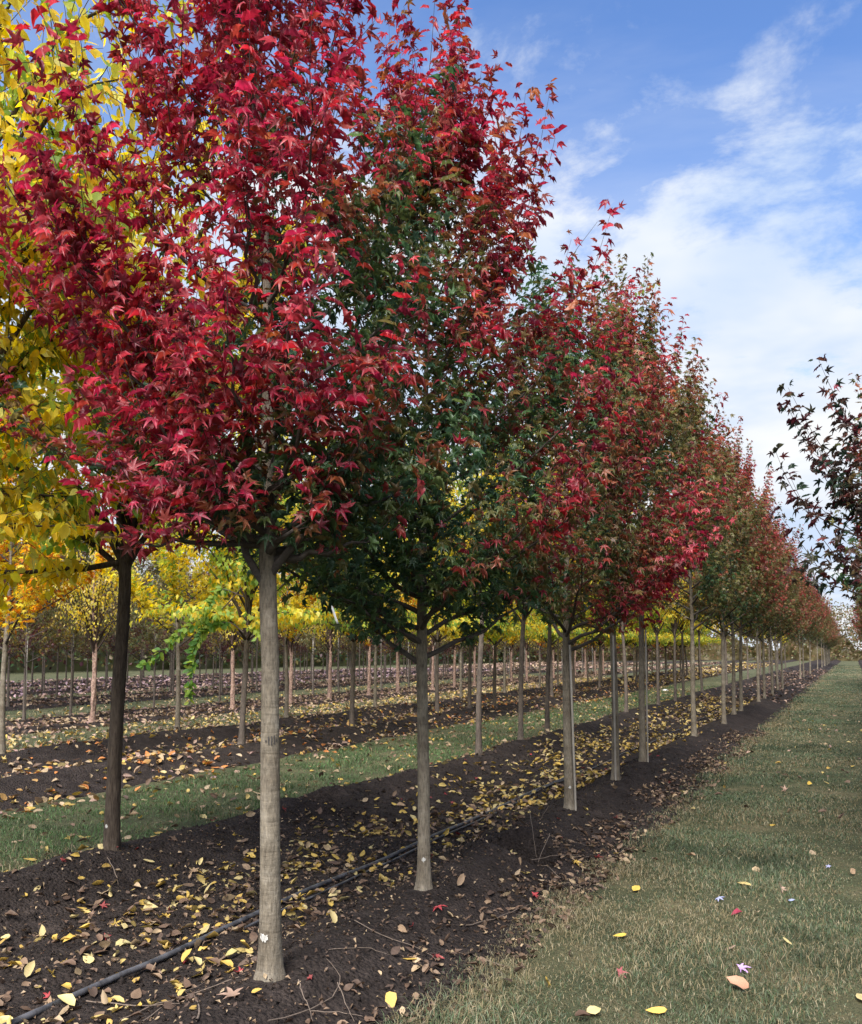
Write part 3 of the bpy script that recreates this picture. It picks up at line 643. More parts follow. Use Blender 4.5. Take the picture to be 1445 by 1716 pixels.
# --- second row: yellow elms
A2 = ROW_A[1]
def elm(seed, **k):
    d = dict(H=6.8, zb=2.15, R=1.6, r0=0.056, n_sc=24, shoots=27, shoot_len=(0.22, 0.6), node=0.030, habit='elm', leaf=(0.06, 0.115), top_shoots=8, wander=0.035); d.update(k); return grow(seed, **d)
g = elm(70, first=[(2.15, toL + 0.2, 0.9), (2.2, toR - 0.2, 0.8), (2.1, toL - 0.4, 1.6, 0.5), (2.12, toR + 0.5, 1.2, 0.8), (2.2, toC, 1.0, 0.9), (2.3, toL, 1.7, 0.7), (2.4, toL + 0.5, 1.5, 0.3), (2.6, toL - 0.2, 1.6, 1.0), (2.2, toL + 0.1, 1.7, -0.1), (2.3, toL - 0.6, 1.6, 0.3)], lean=(-0.006, 0.012))
c, c2 = mixed_colours(g, 71, [YGRN, YEL, YEL, YEL, YEL])
E1, _ = hero('elm_tree', at_row(187, A2), g, c, c2, T_OVATE, ME_OVATE, M_ELM, M_ELMBARK, 'yellow elm with dark furrowed trunk behind the crimson maple, at the left', 'tree', 'yellow elms in the second row', limb_mat=M_ELMBARK, tk=dict(k=36, seed=7, furrow=0.11, fine=True, flare=0.2))
paint_dot(E1, g['axis'], g['trad'], 0.19, TOCAM - RIGHT * 0.4, 0.022, 0.03, M_PAINT, 'paint_mark', 'white painted spot low on the trunk')
ye = row_y(187, A2)
g = elm(72, n_sc=34, H=7.2, leaf=(0.055, 0.10), first=[(2.3, toR, 1.2, 0.6), (2.4, toR + 0.4, 1.5, 1.1), (2.25, toR + 0.15, 0.9, 0.0), (2.3, toR + 0.6, 1.0, 0.2), (2.5, toR - 0.4, 1.5, 1.4), (2.4, toR - 0.2, 1.6, 2.2), (2.6, toR + 0.2, 1.5, 3.0)])
c, c2 = mixed_colours(g, 73, [YGRN, YEL, YEL, YEL])
hero('elm_tree', (-A2, ye - 1.75, surf1(-A2, ye - 1.75)), g, c, c2, T_OVATE, ME_OVATE, M_ELM, M_ELMBARK, 'greenish yellow elm whose boughs enter at the left edge, trunk out of view', 'tree', 'yellow elms in the second row', limb_mat=M_ELMBARK, tk=dict(k=14, seed=8, furrow=0.1))
PE = []
for i in range(3):
    g = elm(74 + i, node=0.042, H=6.3, r0=0.05); c, c2 = mixed_colours(g, 77 + i, [YGRN, YEL, YEL, YEL])
    PE.append(proto(g, c, c2, T_OVATE1, M_ELM, M_BROWNBARK, limb_mat=M_ELMBARK, seed=74 + i, furrow=0.08))
second = [800, 875, 925, 1048, 1104, 1129, 1146, 1177, 1219, 1254, 1276, 1291, 1303, 1318]
for q, px in enumerate(second):
    y = row_y(px, A2)
    plant('elm_tree', PE[q % 3], -A2 + r.normal(0, 0.04), y, r.uniform(0, 6.28), (0.92, 0.92, r.uniform(0.88, 0.96)), f'{ORD[q + 1]} yellow elm from the left in the row behind the maples, crown mostly hidden', 'tree', 'yellow elms in the second row', lean=(r.normal(0, 0.03), r.normal(0, 0.03)))
y = row_y(1318, A2) + 2.2
while y < 75:
    plant('elm_tree', PE[int(r.randint(0, 3))], -A2 + r.normal(0, 0.05), y, r.uniform(0, 6.28), (0.9, 0.9, 0.9), 'far elm of the second row glimpsed between front row trunks', 'tree', 'far elms of the second row')
    y += 2.4

# --- third to twelfth rows, seen under and between the near crowns
A3, A4, A5, A6 = ROW_A[2:6]
PY = []
for i in range(3):
    g = grow(90 + i, H=5.8, zb=1.65, R=1.45, r0=0.05, n_sc=28, shoots=11, node=0.06, leaf=(0.09, 0.14))
    c, c2 = mixed_colours(g, 93 + i, [[ORA, YEL, ORA][i], YEL, YEL, [ORA, YGRN, YEL][i]])
    PY.append(proto(g, c, c2, T_MAPLE1, M_ELM, M_BARK, seed=90 + i, keep_limbs=False))
PG = []
for i in range(2):
    g = elm(96 + i, H=6.6, zb=1.75, node=0.04, r0=0.055, R=2.0, leaf=(0.08, 0.13), first=[(1.8, k * 1.05, 1.6, 0.5) for k in range(6)]); c, c2 = mixed_colours(g, 98 + i, [[YGRN, YGRN, YEL, YEL], [OLIVE, YGRN, YGRN, YEL]][i])
    PG.append(proto(g, c, c2, T_OVATE1, M_ELM, M_BROWNBARK, limb_mat=M_ELMBARK, seed=96 + i, keep_limbs=False, furrow=0.08))
PB = []
for i in range(2):
    g = elm(100 + i, H=5.2, zb=1.55, R=1.3, r0=0.06, node=0.055, leaf=(0.06, 0.09), shoots=14); c, c2 = mixed_colours(g, 102 + i, [YEL, [C(0.70, 0.58, 0.22)], YEL])
    PB.append(proto(g, c, c2, T_OVATE1, M_ELM, M_BIRCH, limb_mat=M_TWIG, seed=100 + i, k=16, furrow=0.4, lumps=0.12, fine=True))
PP = []
for i, pal in enumerate(([PURP, PURP, [C(0.13, 0.05, 0.03)], PURP], [OLIVE, [C(0.13, 0.12, 0.03)], OLIVE], [PURP, OLIVE, [C(0.30, 0.22, 0.04)]], [OLIVE, DKGREEN, OLIVE])):
    g = grow(104 + i, H=5.3, zb=1.3 if i != 1 else 1.45, R=1.4, r0=0.04, n_sc=24, shoots=11, node=0.065, leaf=(0.09, 0.13)); c, c2 = mixed_colours(g, 108 + i, pal)
    PP.append(proto(g, c, c2, T_MAPLE2, M_LEAF, M_BROWNBARK, seed=104 + i, k=8, keep_limbs=False))
def fill(pxs, a, step, upto):
    ys = [row_y(p, a) for p in pxs]
    while ys[-1] < upto: ys.append(ys[-1] + step * r.uniform(0.9, 1.1))
    return ys
ROWNAME = ['', '', 'third', 'fourth', 'fifth', 'sixth', 'seventh', 'eighth', 'ninth', 'tenth', 'eleventh', 'twelfth']
T405 = None
for q, y in enumerate(fill([405, 590, 733, 787, 829, 925, 962, 1005], A3, 2.3, 60)):
    lab = f'{ORD[q]} tree from the left in the third row, leaning brown trunk and yellow green crown' if q < 30 else ''
    t = plant('elm_tree', PG[q % 2], -A3, y, r.uniform(0, 6.28), (0.95, 0.95, 0.95), lab, 'tree', 'yellow green trees in the third row', lean=(0.0, 0.05 if q in (0, 1) else r.normal(0, 0.02)))
    if q == 0: T405 = t
for q, y in enumerate(fill([3, 297, 480, 629, 773, 846, 905], A4, 2.6, 62)):
    lab = f'{ORD[q]} tree from the left in the fourth row, slim trunk and golden orange crown' if q < 30 else ''
    plant('maple_tree', PY[q % 3], -A4, y, r.uniform(0, 6.28), (0.95, 0.95, 0.95), lab, 'tree', 'golden maples in the fourth row')
for q, y in enumerate(fill([155, 390, 487, 552, 618, 667, 725], A5, 2.4, 64)):
    lab = f'{ORD[q]} birch from the left, shaggy pinkish peeling bark and sparse yellow leaves' if q < 30 else ''
    plant('birch_tree', PB[q % 2], -A5, y, r.uniform(0, 6.28), (1, 1, 1), lab, 'tree', 'birches in the fifth row')
stake_me = {}
def stake_mesh(h, rad):
    if (h, rad) not in stake_me: stake_me[(h, rad)] = mesh('stake', *tube(np.array([[0, 0, -0.05], [0, 0, 0.3], [0, 0, h * 0.6], [0, 0, h]]), [rad] * 4, 8), M_STAKE)
    return stake_me[(h, rad)]
for q, y in enumerate(fill([40, 118, 258, 368, 525, 568, 640], A6, 2.6, 64)):
    lab = f'{ORD[q]} thin staked tree from the left behind the birches' if q < 30 else ''
    plant('young_tree', PP[1 if q % 3 else 2], -A6, y, r.uniform(0, 6.28), (0.8, 0.8, 0.95), lab, 'tree', 'thin staked trees in the sixth row')
    o = put('tree_stake', stake_mesh(2.1, 0.02), None, (-A6 - 0.10, y + 0.12, surf1(-A6 - 0.1, y + 0.12))); tag(o, f'{ORD[q]} pale grey stake from the left behind the birches', 'stake', 'stakes of the sixth row')
for ri in range(6, 12):
    a = ROW_A[ri]; y = a * 0.72; q = 0
    while y < (70 if ri < 10 else 62):
        kind = {6: [0, 0, 2], 7: [3, 1, 0], 8: [0, 2, 1], 9: [2, 3, 1], 10: [1, 3, 2], 11: [3, 2, 3]}[ri][q % 3]
        plant('field_tree', PP[kind], -a + r.normal(0, 0.05), y, r.uniform(0, 6.28), (1, 1, r.uniform(0.9, 1.1)), f'{ORD[q]} small far tree from the left in the {ROWNAME[ri]} row back, ' + {6: 'dark purple crown', 7: 'dull dark crown', 8: 'brownish crown', 9: 'olive brown crown', 10: 'olive crown', 11: 'dark green crown'}[ri], 'tree', f'far trees of the {ROWNAME[ri]} row')
        y += 2.6 * r.uniform(0.85, 1.15); q += 1

# --- a drooping green spray on the third row tree
def unproject(px, py, depth):
    """point at a given depth along the view"""
    sy = 1090 - 858 - FPX * math.tan(PITCH); x = (px - 722.5) / FPX; y = (858 + sy - py) / FPX
    f = np.array([-SIN * math.cos(PITCH), COS * math.cos(PITCH), math.sin(PITCH)]); u = np.array([SIN * math.sin(PITCH), -COS * math.sin(PITCH), math.cos(PITCH)])
    return np.array([0, 0, CAM_Z]) + depth * (f + x * RIGHT + y * u)
def spray(name, pts, label, category, n=60, size=0.10, cols=None, mat=None):
    P = np.array(pts); t = np.linspace(0, 1, 14); s = np.linspace(0, 1, len(P)); Q = np.stack([np.interp(t, s, P[:, k]) for k in range(3)], -1)
    Q[1:-1] = (Q[:-2] + 2 * Q[1:-1] + Q[2:]) / 4
    root = Geo(); root.add(*tube(Q, np.linspace(0.012, 0.003, 14), 5, False)); stem = root.mesh('stem', M_ELMBARK)
    rr = RND(n); u = np.sort(rr.uniform(0.25, 1, n)); B = np.stack([np.interp(u, t, Q[:, k]) for k in range(3)], -1); tg = norm(Q[-1] - Q[0])
    side = norm(np.cross(tg, TOCAM)) * np.where(np.arange(n) % 2, 1, -1)[:, None]
    B = B + rr.normal(0, 0.02, B.shape); D = side + tg * 0.6 + UP * -0.5 + 0.45 * rr.normal(size=(n, 3)); Nn = TOCAM + UP * 0.6 + 0.6 * rr.normal(size=(n, 3))
    geo = Geo(); c = pick(cols, n, rr); scatter(geo, T_OVATE, B, D, Nn, rr.uniform(0.8, 1.3, n) * size, c, c * 1.1, rr.randint(0, len(T_OVATE), n))
    return stem, geo.mesh('leaf_spray', mat or M_ELM)
d405 = project(np.array([T405.location]))[2][0] - 0.6
SG = [C(0.13, 0.25, 0.045), C(0.20, 0.30, 0.05), C(0.09, 0.20, 0.05), C(0.26, 0.33, 0.06)]
inv = T405.matrix_basis.inverted()
for pts, n in (([(405, 985), (365, 1030), (325, 1040), (290, 1075), (240, 1115)], 90), ([(408, 1060), (385, 1040), (345, 1050), (322, 1090), (318, 1175)], 130), ([(408, 1000), (372, 985), (350, 1010), (338, 1060)], 60)):
    for nm, me in zip(('drooping_branch', 'leaf_spray'), spray('x', [unproject(a, b, d405) for a, b in pts], '', '', n, 0.10, SG)):
        o = put(nm, me, T405); o.matrix_local = inv
        if nm == 'leaf_spray': o['kind'] = 'stuff'
# long shoots standing above the crowns
for (x0, y0, x1, y1, px, leaf) in ((940, 465, 1002, 372, 925, False), (1035, 505, 1102, 472, 1048, True)):
    yy = row_y(px, A2); root = [o for o in COL.objects if o.name.startswith('elm_tree') and o.type == 'EMPTY' and abs(o.location.y - yy) < 0.05 and abs(o.location.x + A2) < 0.3][0]
    dd = project(np.array([root.location]))[2][0]; bpy.context.view_layer.update()
    P = np.array([unproject(x0 - (x1 - x0) * 0.8, y0 + (y0 - y1) * 1.4, dd), unproject(x0, y0, dd), unproject((x0 + x1) / 2 - 3, (y0 + y1) / 2 - 2, dd), unproject(x1, y1, dd)])
    o = put('long_shoot', mesh('long_shoot', *tube(P, [0.009, 0.006, 0.005, 0.003], 5, False), M_TWIG), root); o.matrix_local = root.matrix_basis.inverted()
    if leaf:
        geo = Geo(); n = 7; u = np.linspace(0.45, 1, n); B = P[1] + (P[3] - P[1]) * u[:, None]; rr = RND(3); cc = pick(YGRN, n, rr) * 0.7
        scatter(geo, T_OVATE, B, -UP + RIGHT * 0.2 + 0.2 * rr.normal(size=(n, 3)), TOCAM + 0.3 * rr.normal(size=(n, 3)), np.full(n, 0.13), cc, cc, rr.randint(0, 7, n))
        o = put('shoot_leaves', geo.mesh('shoot_leaves', M_ELM), root); o.matrix_local = root.matrix_basis.inverted()

# ------------------------------------------------------------------ stakes, tag, irrigation pipes
for px, off, lab, h in ((955, (0.052, -0.045), 'grey metal stake against the third front row maple', 1.62), (1032, (-0.012, -0.062), 'pale stake in front of the fourth front row maple', 1.7), (1078, (0.062, -0.02), 'thin pale stake beside the fifth front row maple', 1.75), (1229, (0.05, -0.02), 'thin stake beside the eighth front row maple', 1.7)):
    b = np.array(at_row(px, A1)); p = b + RIGHT * off[0] - TOCAM * off[1] * 1.0
    o = put('tree_stake', stake_mesh(h, 0.0115), None, tuple(p)); o.rotation_euler = (0.01, -0.022 if px == 955 else 0.0, 0); tag(o, lab, 'stake', 'stakes in the front row')
tg_p = unproject(560, 1030, 4.5); V = []
for q in range(7):
    t = q / 6; c0 = np.array([0, 0, 0.045 - 0.09 * t]) + RIGHT * (-0.012 + 0.03 * t) + TOCAM * 0.006 * math.sin(3 * t)
    for s in (-1, 1): V += [c0 + RIGHT * 0.0055 * s * (0.4 if q == 0 else 1) + TOCAM * 0.0006, c0 + RIGHT * 0.0055 * s * (0.4 if q == 0 else 1) - TOCAM * 0.0006]
F = []
for q in range(6):
    b = q * 4
    F += [(b, b + 2, b + 6, b + 4), (b + 1, b + 5, b + 7, b + 3), (b, b + 4, b + 5, b + 1), (b + 2, b + 3, b + 7, b + 6)]
F += [(0, 1, 3, 2), (24, 26, 27, 25)]
tag(put('plant_tag', mesh('plant_tag', np.array(V), np.array(F), M_TAG), None, tuple(tg_p)), 'white plastic strip tag hanging under the dark green leaves', 'tag')
def pipe(a, y0, y1, rad, seed, lift, label, step=0.12, amp=0.05):
    ys = np.arange(y0, y1, step); xs = -a + amp * fbm(ys, ys * 0, 2.2, seed, 3) * 2
    zs = surface(xs, ys); k = np.ones(9) / 9; zs = np.convolve(np.pad(zs, 4, 'edge'), k, 'valid') + lift
    o = put('irrigation_pipe', mesh('irrigation_pipe', *tube(np.stack([xs, ys, zs], -1), rad, 10), M_PIPE)); return tag(o, label, 'pipe')
pipe(3.50, 1.2, 12.5, 0.017, 150, 0.018, 'thick black irrigation pipe lying on leaf litter between the front two rows')
pipe(3.44, 4.6, 30, 0.009, 160, 0.014, 'thin drip hose lying alongside the thick irrigation pipe')
pipe(9.75, 6, 40, 0.012, 170, 0.03, 'thin dark hose on the soil of the third tree row')

# ------------------------------------------------------------------ clods, litter, twigs, grass
def in_view(P, m=40):
    x, y, d = project(P); return (x > -m) & (x < 1445 + m) & (y > 0) & (y < 1716 + m * 1.5) & (d > 0.6), d
rg = RND(500)
n = 26000; X = rg.uniform(-5.9, -1.75, n); Y = 1.0 + 13 * rg.rand(n) ** 1.3; Z = surface(X, Y); P = np.stack([X, Y, Z], -1)
ok, d = in_view(P); w = np.where((X > -5.0) & (X < -2.85), 1.0, 0.6); ok &= rg.rand(n) < w; P = P[ok]; n = len(P)
OCT = np.array([[1, 0, 0], [-1, 0, 0], [0, 1, 0], [0, -1, 0], [0, 0, 1], [0, 0, -1]], float); OF = np.array([[0, 2, 4], [2, 1, 4], [1, 3, 4], [3, 0, 4], [2, 0, 5], [1, 2, 5], [3, 1, 5], [0, 3, 5]])
sz = 0.005 + 0.02 * rg.rand(n) ** 3.5
V = P[:, None] + sz[:, None, None] * (OCT[None] * rg.uniform(0.6, 1.3, (n, 6, 1)) + rg.normal(0, 0.2, (n, 6, 3)))
tag(put('soil_clods', mesh('soil_clods', V.reshape(-1, 3), (OF[None] + (np.arange(n) * 6)[:, None, None]).reshape(-1, 3), M_SOIL)), 'crumbly dark soil lumps between the tree rows', 'soil', kind='stuff')

DYEL = [C(0.46, 0.36, 0.13), C(0.52, 0.37, 0.09), C(0.50, 0.42, 0.20), C(0.42, 0.29, 0.08)]
DTAN = [C(0.34, 0.26, 0.16), C(0.28, 0.20, 0.13), C(0.40, 0.31, 0.20)]
DBRN = [C(0.11, 0.072, 0.05), C(0.15, 0.10, 0.07), C(0.08, 0.055, 0.042), C(0.20, 0.14, 0.095)]
DPNK = [C(0.36, 0.25, 0.20), C(0.30, 0.20, 0.18), C(0.40, 0.29, 0.23), C(0.22, 0.15, 0.12)]
DRED = [C(0.30, 0.045, 0.05), C(0.24, 0.05, 0.05)]
DORA = [C(0.50, 0.20, 0.06), C(0.42, 0.26, 0.10)]
zones = [  # x0, x1, y0, y1, per square metre, palettes, size, where
    (-4.95, -2.95, 1.0, 9, 270, [DYEL, DYEL, DYEL, DTAN, DBRN, DBRN, DBRN], (0.045, 0.10), 'bed'),
    (-4.9, -2.95, 9, 20, 190, [DYEL, DYEL, DYEL, DTAN, DBRN], (0.06, 0.11), 'bedfar'),
    (-4.9, -2.9, 20, 34, 60, [DYEL, DYEL, DTAN, DBRN], (0.10, 0.15), 'bedfar'),
    (-4.9, -1.9, 30, 80, 16, [DBRN, DBRN, DPNK], (0.12, 0.18), 'bedfar'),
    (-2.28, -1.66, 1.0, 20, 420, [DBRN, DBRN, DBRN, DBRN, DBRN, DTAN], (0.03, 0.075), 'edge'),
    (-5.1, -1.7, 1.0, 8, 260, [DBRN, DBRN, DTAN, DBRN], (0.012, 0.035), 'crumb'), (-5.6, -1.9, 1.0, 14, 1.5, [DRED], (0.05, 0.09), 'red'),
    (-2.35, -1.72, 1.0, 20, 6, [DYEL, DTAN], (0.08, 0.12), 'edge'),
    (-2.85, -2.3, 1.0, 20, 7, [DBRN, DTAN, DYEL], (0.05, 0.10), 'ridge'), (-5.7, -5.0, 2.0, 22, 16, [DYEL, DTAN, DBRN], (0.06, 0.11), 'ridge'),
    (-1.7, 2.4, 1.0, 26, 2.6, [DYEL, DTAN, DBRN, DTAN, DPNK], (0.06, 0.11), 'lane'),
    (-7.9, -5.7, 3.0, 40, 13, [DYEL, DTAN, DTAN, DBRN, DYEL], (0.07, 0.12), 'strip'),
    (-12.3, -7.9, 5, 45, 52, [DTAN, DYEL, DPNK, DBRN, DORA, DTAN], (0.09, 0.14), 'bed2'),
    (-12.3, -8.4, 45, 115, 11, [DTAN, DBRN, DYEL], (0.22, 0.34), 'far'), (-18.3, -15.5, 60, 120, 9, [DTAN, DBRN, DPNK], (0.26, 0.4), 'far'), (-25.4, -21.9, 65, 120, 8, [DTAN, DBRN, DPNK], (0.28, 0.42), 'far'), (-39, -28.5, 75, 120, 6, [DTAN, DBRN, DPNK], (0.3, 0.45), 'far'),
    (-15.2, -12.3, 8, 55, 38, [DYEL, DTAN, DYEL, DPNK], (0.10, 0.14), 'strip2'),
    (-18.5, -15.2, 10, 60, 48, [DTAN, DPNK, DBRN, DTAN], (0.11, 0.16), 'bed3'), (-21.5, -18.5, 12, 60, 5, [DTAN, DYEL], (0.11, 0.16), 'strip3'),
    (-25.6, -21.9, 14, 65, 26, [DPNK, DBRN, DTAN], (0.13, 0.19), 'bed4'), (-42, -26.5, 18, 75, 9, [DPNK, [C(0.42, 0.30, 0.34), C(0.38, 0.27, 0.33)], DPNK], (0.18, 0.26), 'far')]
LP, LD, LN, LS, LC, LZ, LK = [], [], [], [], [], [], []
for zi, (x0, x1, ya, yb, dens, pals, size, where) in enumerate(zones):
    m = int((x1 - x0) * (yb - ya) * dens); X = rg.uniform(x0, x1, m); Y = rg.uniform(ya, yb, m); P = np.stack([X, Y, surface(X, Y) + 0.006 + 0.012 * rg.rand(m)], -1)
    ok, d = in_view(P)
    if where in ('bed', 'edge', 'bedfar', 'bed2'): ok &= rg.rand(m) < np.clip(0.6 + 2.6 * fbm(X, Y, 0.7, 510, 3), 0.08, 1) * (np.exp(-((X + 3.75) / 0.85) ** 2) * 1.15 if where == 'bed' else 1)     # drifts
    P = P[ok]; m = len(P); pi = rg.randint(0, len(pals), m); c = np.zeros((m, 3))
    for k, pal in enumerate(pals): c[pi == k] = pick(pal, (pi == k).sum(), rg)
    if where in ('lane',): P[:, 2] += 0.018
    pal_kind = [4 if pal is DRED else 1 if pal is DYEL else 2 if pal is DTAN else 3 for pal in pals]
    a = rg.uniform(0, 6.28, m); s = rg.uniform(*size, m)
    LP.append(P); LD.append(np.stack([np.cos(a), np.sin(a), rg.normal(0.05, 0.4, m)], -1)); LN.append(UP + rg.normal(0, 0.5, (m, 3))); LS.append(s); LC.append(c * rg.uniform(0.75, 1.15, (m, 1))); LZ.append(np.full(m, zi))
    LK.append(np.array(pal_kind)[pi] if m else np.zeros(0, int))
LP, LD, LN, LS, LC, LZ, LK = [np.concatenate(q) for q in (LP, LD, LN, LS, LC, LZ, LK)]
_, _, dep = project(LP); big = np.argsort(-(LS / dep) * np.where(LC.sum(1) > 0.3, 1.25, 1))[:290]; rest = np.ones(len(LP), bool); rest[big] = False
near = rest & (dep < 14) & (LS > 0.036); far = rest & ~near
geo = Geo(); tid = rg.randint(0, len(T_FALLEN), len(LP)); tid[LK == 4] = 10 + tid[LK == 4] % 2; scatter(geo, T_FALLEN, LP[near], LD[near], LN[near], LS[near], LC[near], LC[near] * 0.9, tid[near])
tid1 = rg.randint(0, len(T_FALLEN1), len(LP)); scatter(geo, T_FALLEN1, LP[far], LD[far], LN[far], LS[far], LC[far], LC[far] * 0.9, tid1[far])
tag(put('leaf_litter', geo.mesh('leaf_litter', M_DRY)), 'smaller and farther fallen leaves strewn over soil and grass', 'leaves', kind='stuff')
Y1, Y2, Y3 = (row_y(p, ROW_A[0]) for p in (453, 710, 955))
def leaf_place(i):
    x, y, _ = LP[i]; wh = zones[LZ[i]][7]
    along = 'before first maple' if y < Y1 else 'past first maple' if y < Y2 else 'past second maple' if y < Y3 else 'past third maple'
    if wh in ('bed', 'bedfar'): return ('beyond the pipe' if x < -3.9 else 'along the pipe' if x < -3.2 else 'before the pipe') + ', ' + along
    return {'edge': 'in edge litter, ', 'ridge': 'on bare ridge soil, ', 'lane': 'on the grass lane, ', 'strip': 'on grass behind elms, '}.get(wh, 'farther back, ') + along
KINDN = {1: 'yellow', 2: 'tan', 3: 'brown', 4: 'red'}; bins = {}
for i in big:
    bins.setdefault((f'{KINDN[int(LK[i])]} {"oval" if tid[i] < 10 else "star"} leaf', leaf_place(i)), []).append(i)
for (kind_, place), idx in bins.items():
    px = project(LP[idx])[0]
    for k, i in enumerate(np.array(idx)[np.argsort(px)]):
        o = bpy.data.objects.new('fallen_leaf', ME_FALLEN[tid[i]]); COL.objects.link(o)
        o.matrix_world = leaf_matrix(LP[i], LD[i], LN[i], LS[i]); o.color = (*LC[i], 1)
        tag(o, (f'{ORD[k]} {kind_} from the left {place}' if len(idx) > 1 else f'fallen {kind_} {place}').replace(' leaf from', ' fallen leaf from') if k < 30 else f'fallen {kind_} {place}', 'leaf', f'{kind_} {place}')
def ground_at(px, py):
    p = None; z = 0.02
    for _ in range(12):
        a = unproject(px, py, 1.0) - np.array([0, 0, CAM_Z]); t = (z - CAM_Z) / a[2]; p = np.array([0, 0, CAM_Z]) + a * t; z = surf1(p[0], p[1])
    return p
single = [  # leaves one would point at
    (735, 1524, 'maple', C(0.42, 0.07, 0.08), 0.085, 'red star shaped maple leaf on the soil ridge right of the second maple'),
    (660, 1690, 'ovate', C(0.58, 0.44, 0.13), 0.17, 'long pale yellow curled leaf at the bottom edge beside the grass'),
    (1118, 1702, 'ovate', C(0.62, 0.42, 0.10), 0.10, 'round yellow leaf on the grass at the bottom edge'),
    (1256, 1668, 'ovate', C(0.42, 0.24, 0.16), 0.13, 'folded salmon brown leaf on the grass below the lilac one'),
    (1241, 1630, 'maple', C(0.48, 0.32, 0.62), 0.075, 'large leaf painted with a lilac sky reflection on the grass lane'),  # lilac and pale blue leaves: reflected sky put into the leaf colour
    (1205, 1511, 'maple', C(0.38, 0.42, 0.68), 0.07, 'leaf painted with a blue violet sky reflection left of the red leaf on the grass'),
    (1332, 1515, 'ovate', C(0.36, 0.42, 0.70), 0.065, 'small leaf painted with a pale blue sky reflection right of the dry grass patch'),
    (1244, 1534, 'ovate', C(0.25, 0.03, 0.06), 0.085, 'dark red leaf on the grass lane beside a cream leaf'),
    (1268, 1534, 'ovate', C(0.55, 0.46, 0.32), 0.07, 'cream leaf beside the dark red leaf on the grass'),
    (1391, 1457, 'maple', C(0.40, 0.42, 0.66), 0.05, 'tiny leaf painted with a pale blue sky reflection near the right edge of the grass'),
    (1062, 1497, 'ovate', C(0.58, 0.42, 0.09), 0.10, 'yellow leaf lying flat on the grass near the soil edge'),
    (1235, 1483, 'ovate', C(0.55, 0.44, 0.18), 0.13, 'pale rolled leaf on the dry patch of grass'),
    (1050, 1573, 'ovate', C(0.58, 0.42, 0.08), 0.085, 'pair like bright yellow leaf on grass in the lane centre'),
    (1038, 1637, 'maple', C(0.26, 0.07, 0.08), 0.07, 'small reddish brown star leaf in the grass'),
    (1354, 1318, 'ovate', C(0.60, 0.42, 0.08), 0.11, 'yellow leaf far along the grass lane'),
    (390, 1675, 'maple', C(0.30, 0.21, 0.16), 0.11, 'tan star shaped leaf on soil left of the near trunk'),
    (570, 1497, 'ovate', C(0.56, 0.48, 0.24), 0.10, 'cream yellow leaf right of the near trunk beside the pipe'),
    (193, 1590, 'ovate', C(0.54, 0.48, 0.24), 0.12, 'pale yellow leaf standing above the pipe at the left'),
    (125, 1690, 'ovate', C(0.55, 0.48, 0.22), 0.12, 'jagged pale yellow leaf below the pipe at the bottom left'),
    (400, 1600, 'ovate', C(0.50, 0.46, 0.20), 0.10, 'fan shaped greenish yellow leaf left of the near trunk')]
single_rng = RND(8)
for k, (px, py, sh, col, s, lab) in enumerate(single):
    p = ground_at(px, py); p[2] += 0.022 if p[0] > -1.7 else 0.012
    me = ME_FLAT[k % 8] if sh == 'maple' else ME_FALLEN[k % 10]; a = single_rng.uniform(0, 6.28)
    o = bpy.data.objects.new('fallen_leaf', me); COL.objects.link(o); o.color = (*col, 1)
    o.matrix_world = leaf_matrix(p, np.array([math.cos(a), math.sin(a), 0.12]), UP + TOCAM * 0.35 + single_rng.normal(0, 0.12, 3), s); tag(o, lab, 'leaf', 'single leaves one can point at')

def twig(pts, rad, label, group, lift=0.012, fork=None, rough=0.006):
    P = np.array([ground_at(*q[:2]) + UP * (lift + (q[2] if len(q) > 2 else 0)) for q in pts]); t = np.linspace(0, 1, 12); s = np.linspace(0, 1, len(P))
    Q = np.stack([np.interp(t, s, P[:, k]) for k in range(3)], -1); Q[1:-1] = (Q[:-2] + 2 * Q[1:-1] + Q[2:]) / 4; Q += RND(int(pts[0][0])).normal(0, rough * 0.4, Q.shape)
    o = put('dry_twig', mesh('dry_twig', *tube(Q, np.linspace(rad, rad * 0.4, 12), 5), M_DEADTWIG)); tag(o, label, 'twig', group); return o
G_T = 'dry twigs on the soil'
twig([(448, 1716), (520, 1700), (565, 1670), (572, 1640), (545, 1608)], 0.0035, 'long curved twig arcing over the soil right of the near trunk', G_T)
twig([(520, 1699), (585, 1702), (610, 1708)], 0.003, 'twig branching right along the bottom edge', G_T)
twig([(500, 1666, 0.05), (525, 1716)], 0.003, 'short straight twig propped at the bottom edge', G_T)
twig([(566, 1666, 0.04), (592, 1716)], 0.003, 'thin straight twig right of the curved twig', G_T)
twig([(595, 1547), (655, 1577), (700, 1592), (730, 1612)], 0.003, 'thin twig slanting down the ridge towards the litter', G_T)
twig([(550, 1595), (610, 1591), (655, 1604)], 0.0025, 'thin horizontal twig on the ridge below the second maple', G_T)
twig([(430, 1614), (512, 1614)], 0.0022, 'straw like twig lying behind the base of the near trunk', G_T)
twig([(787, 1440), (835, 1463), (882, 1507)], 0.0045, 'grey forked twig on the ridge right of the second maple', G_T)
twig([(848, 1393, 0.02), (905, 1398), (985, 1420)], 0.004, 'long twig spanning the dug hole in the front row', G_T)
twig([(888, 1385, 0.13), (900, 1440)], 0.0035, 'upright twig standing at the left of the dug hole', G_T)
twig([(920, 1378, 0.14), (870, 1443)], 0.0035, 'slanted twig crossing behind the dug hole', G_T)
twig([(922, 1412, 0.06), (902, 1447)], 0.004, 'crooked twig leaning out of the dug hole', G_T)
twig([(890, 1445), (930, 1435), (985, 1436), (1000, 1445)], 0.0035, 'twig lying along the near rim of the dug hole', G_T)
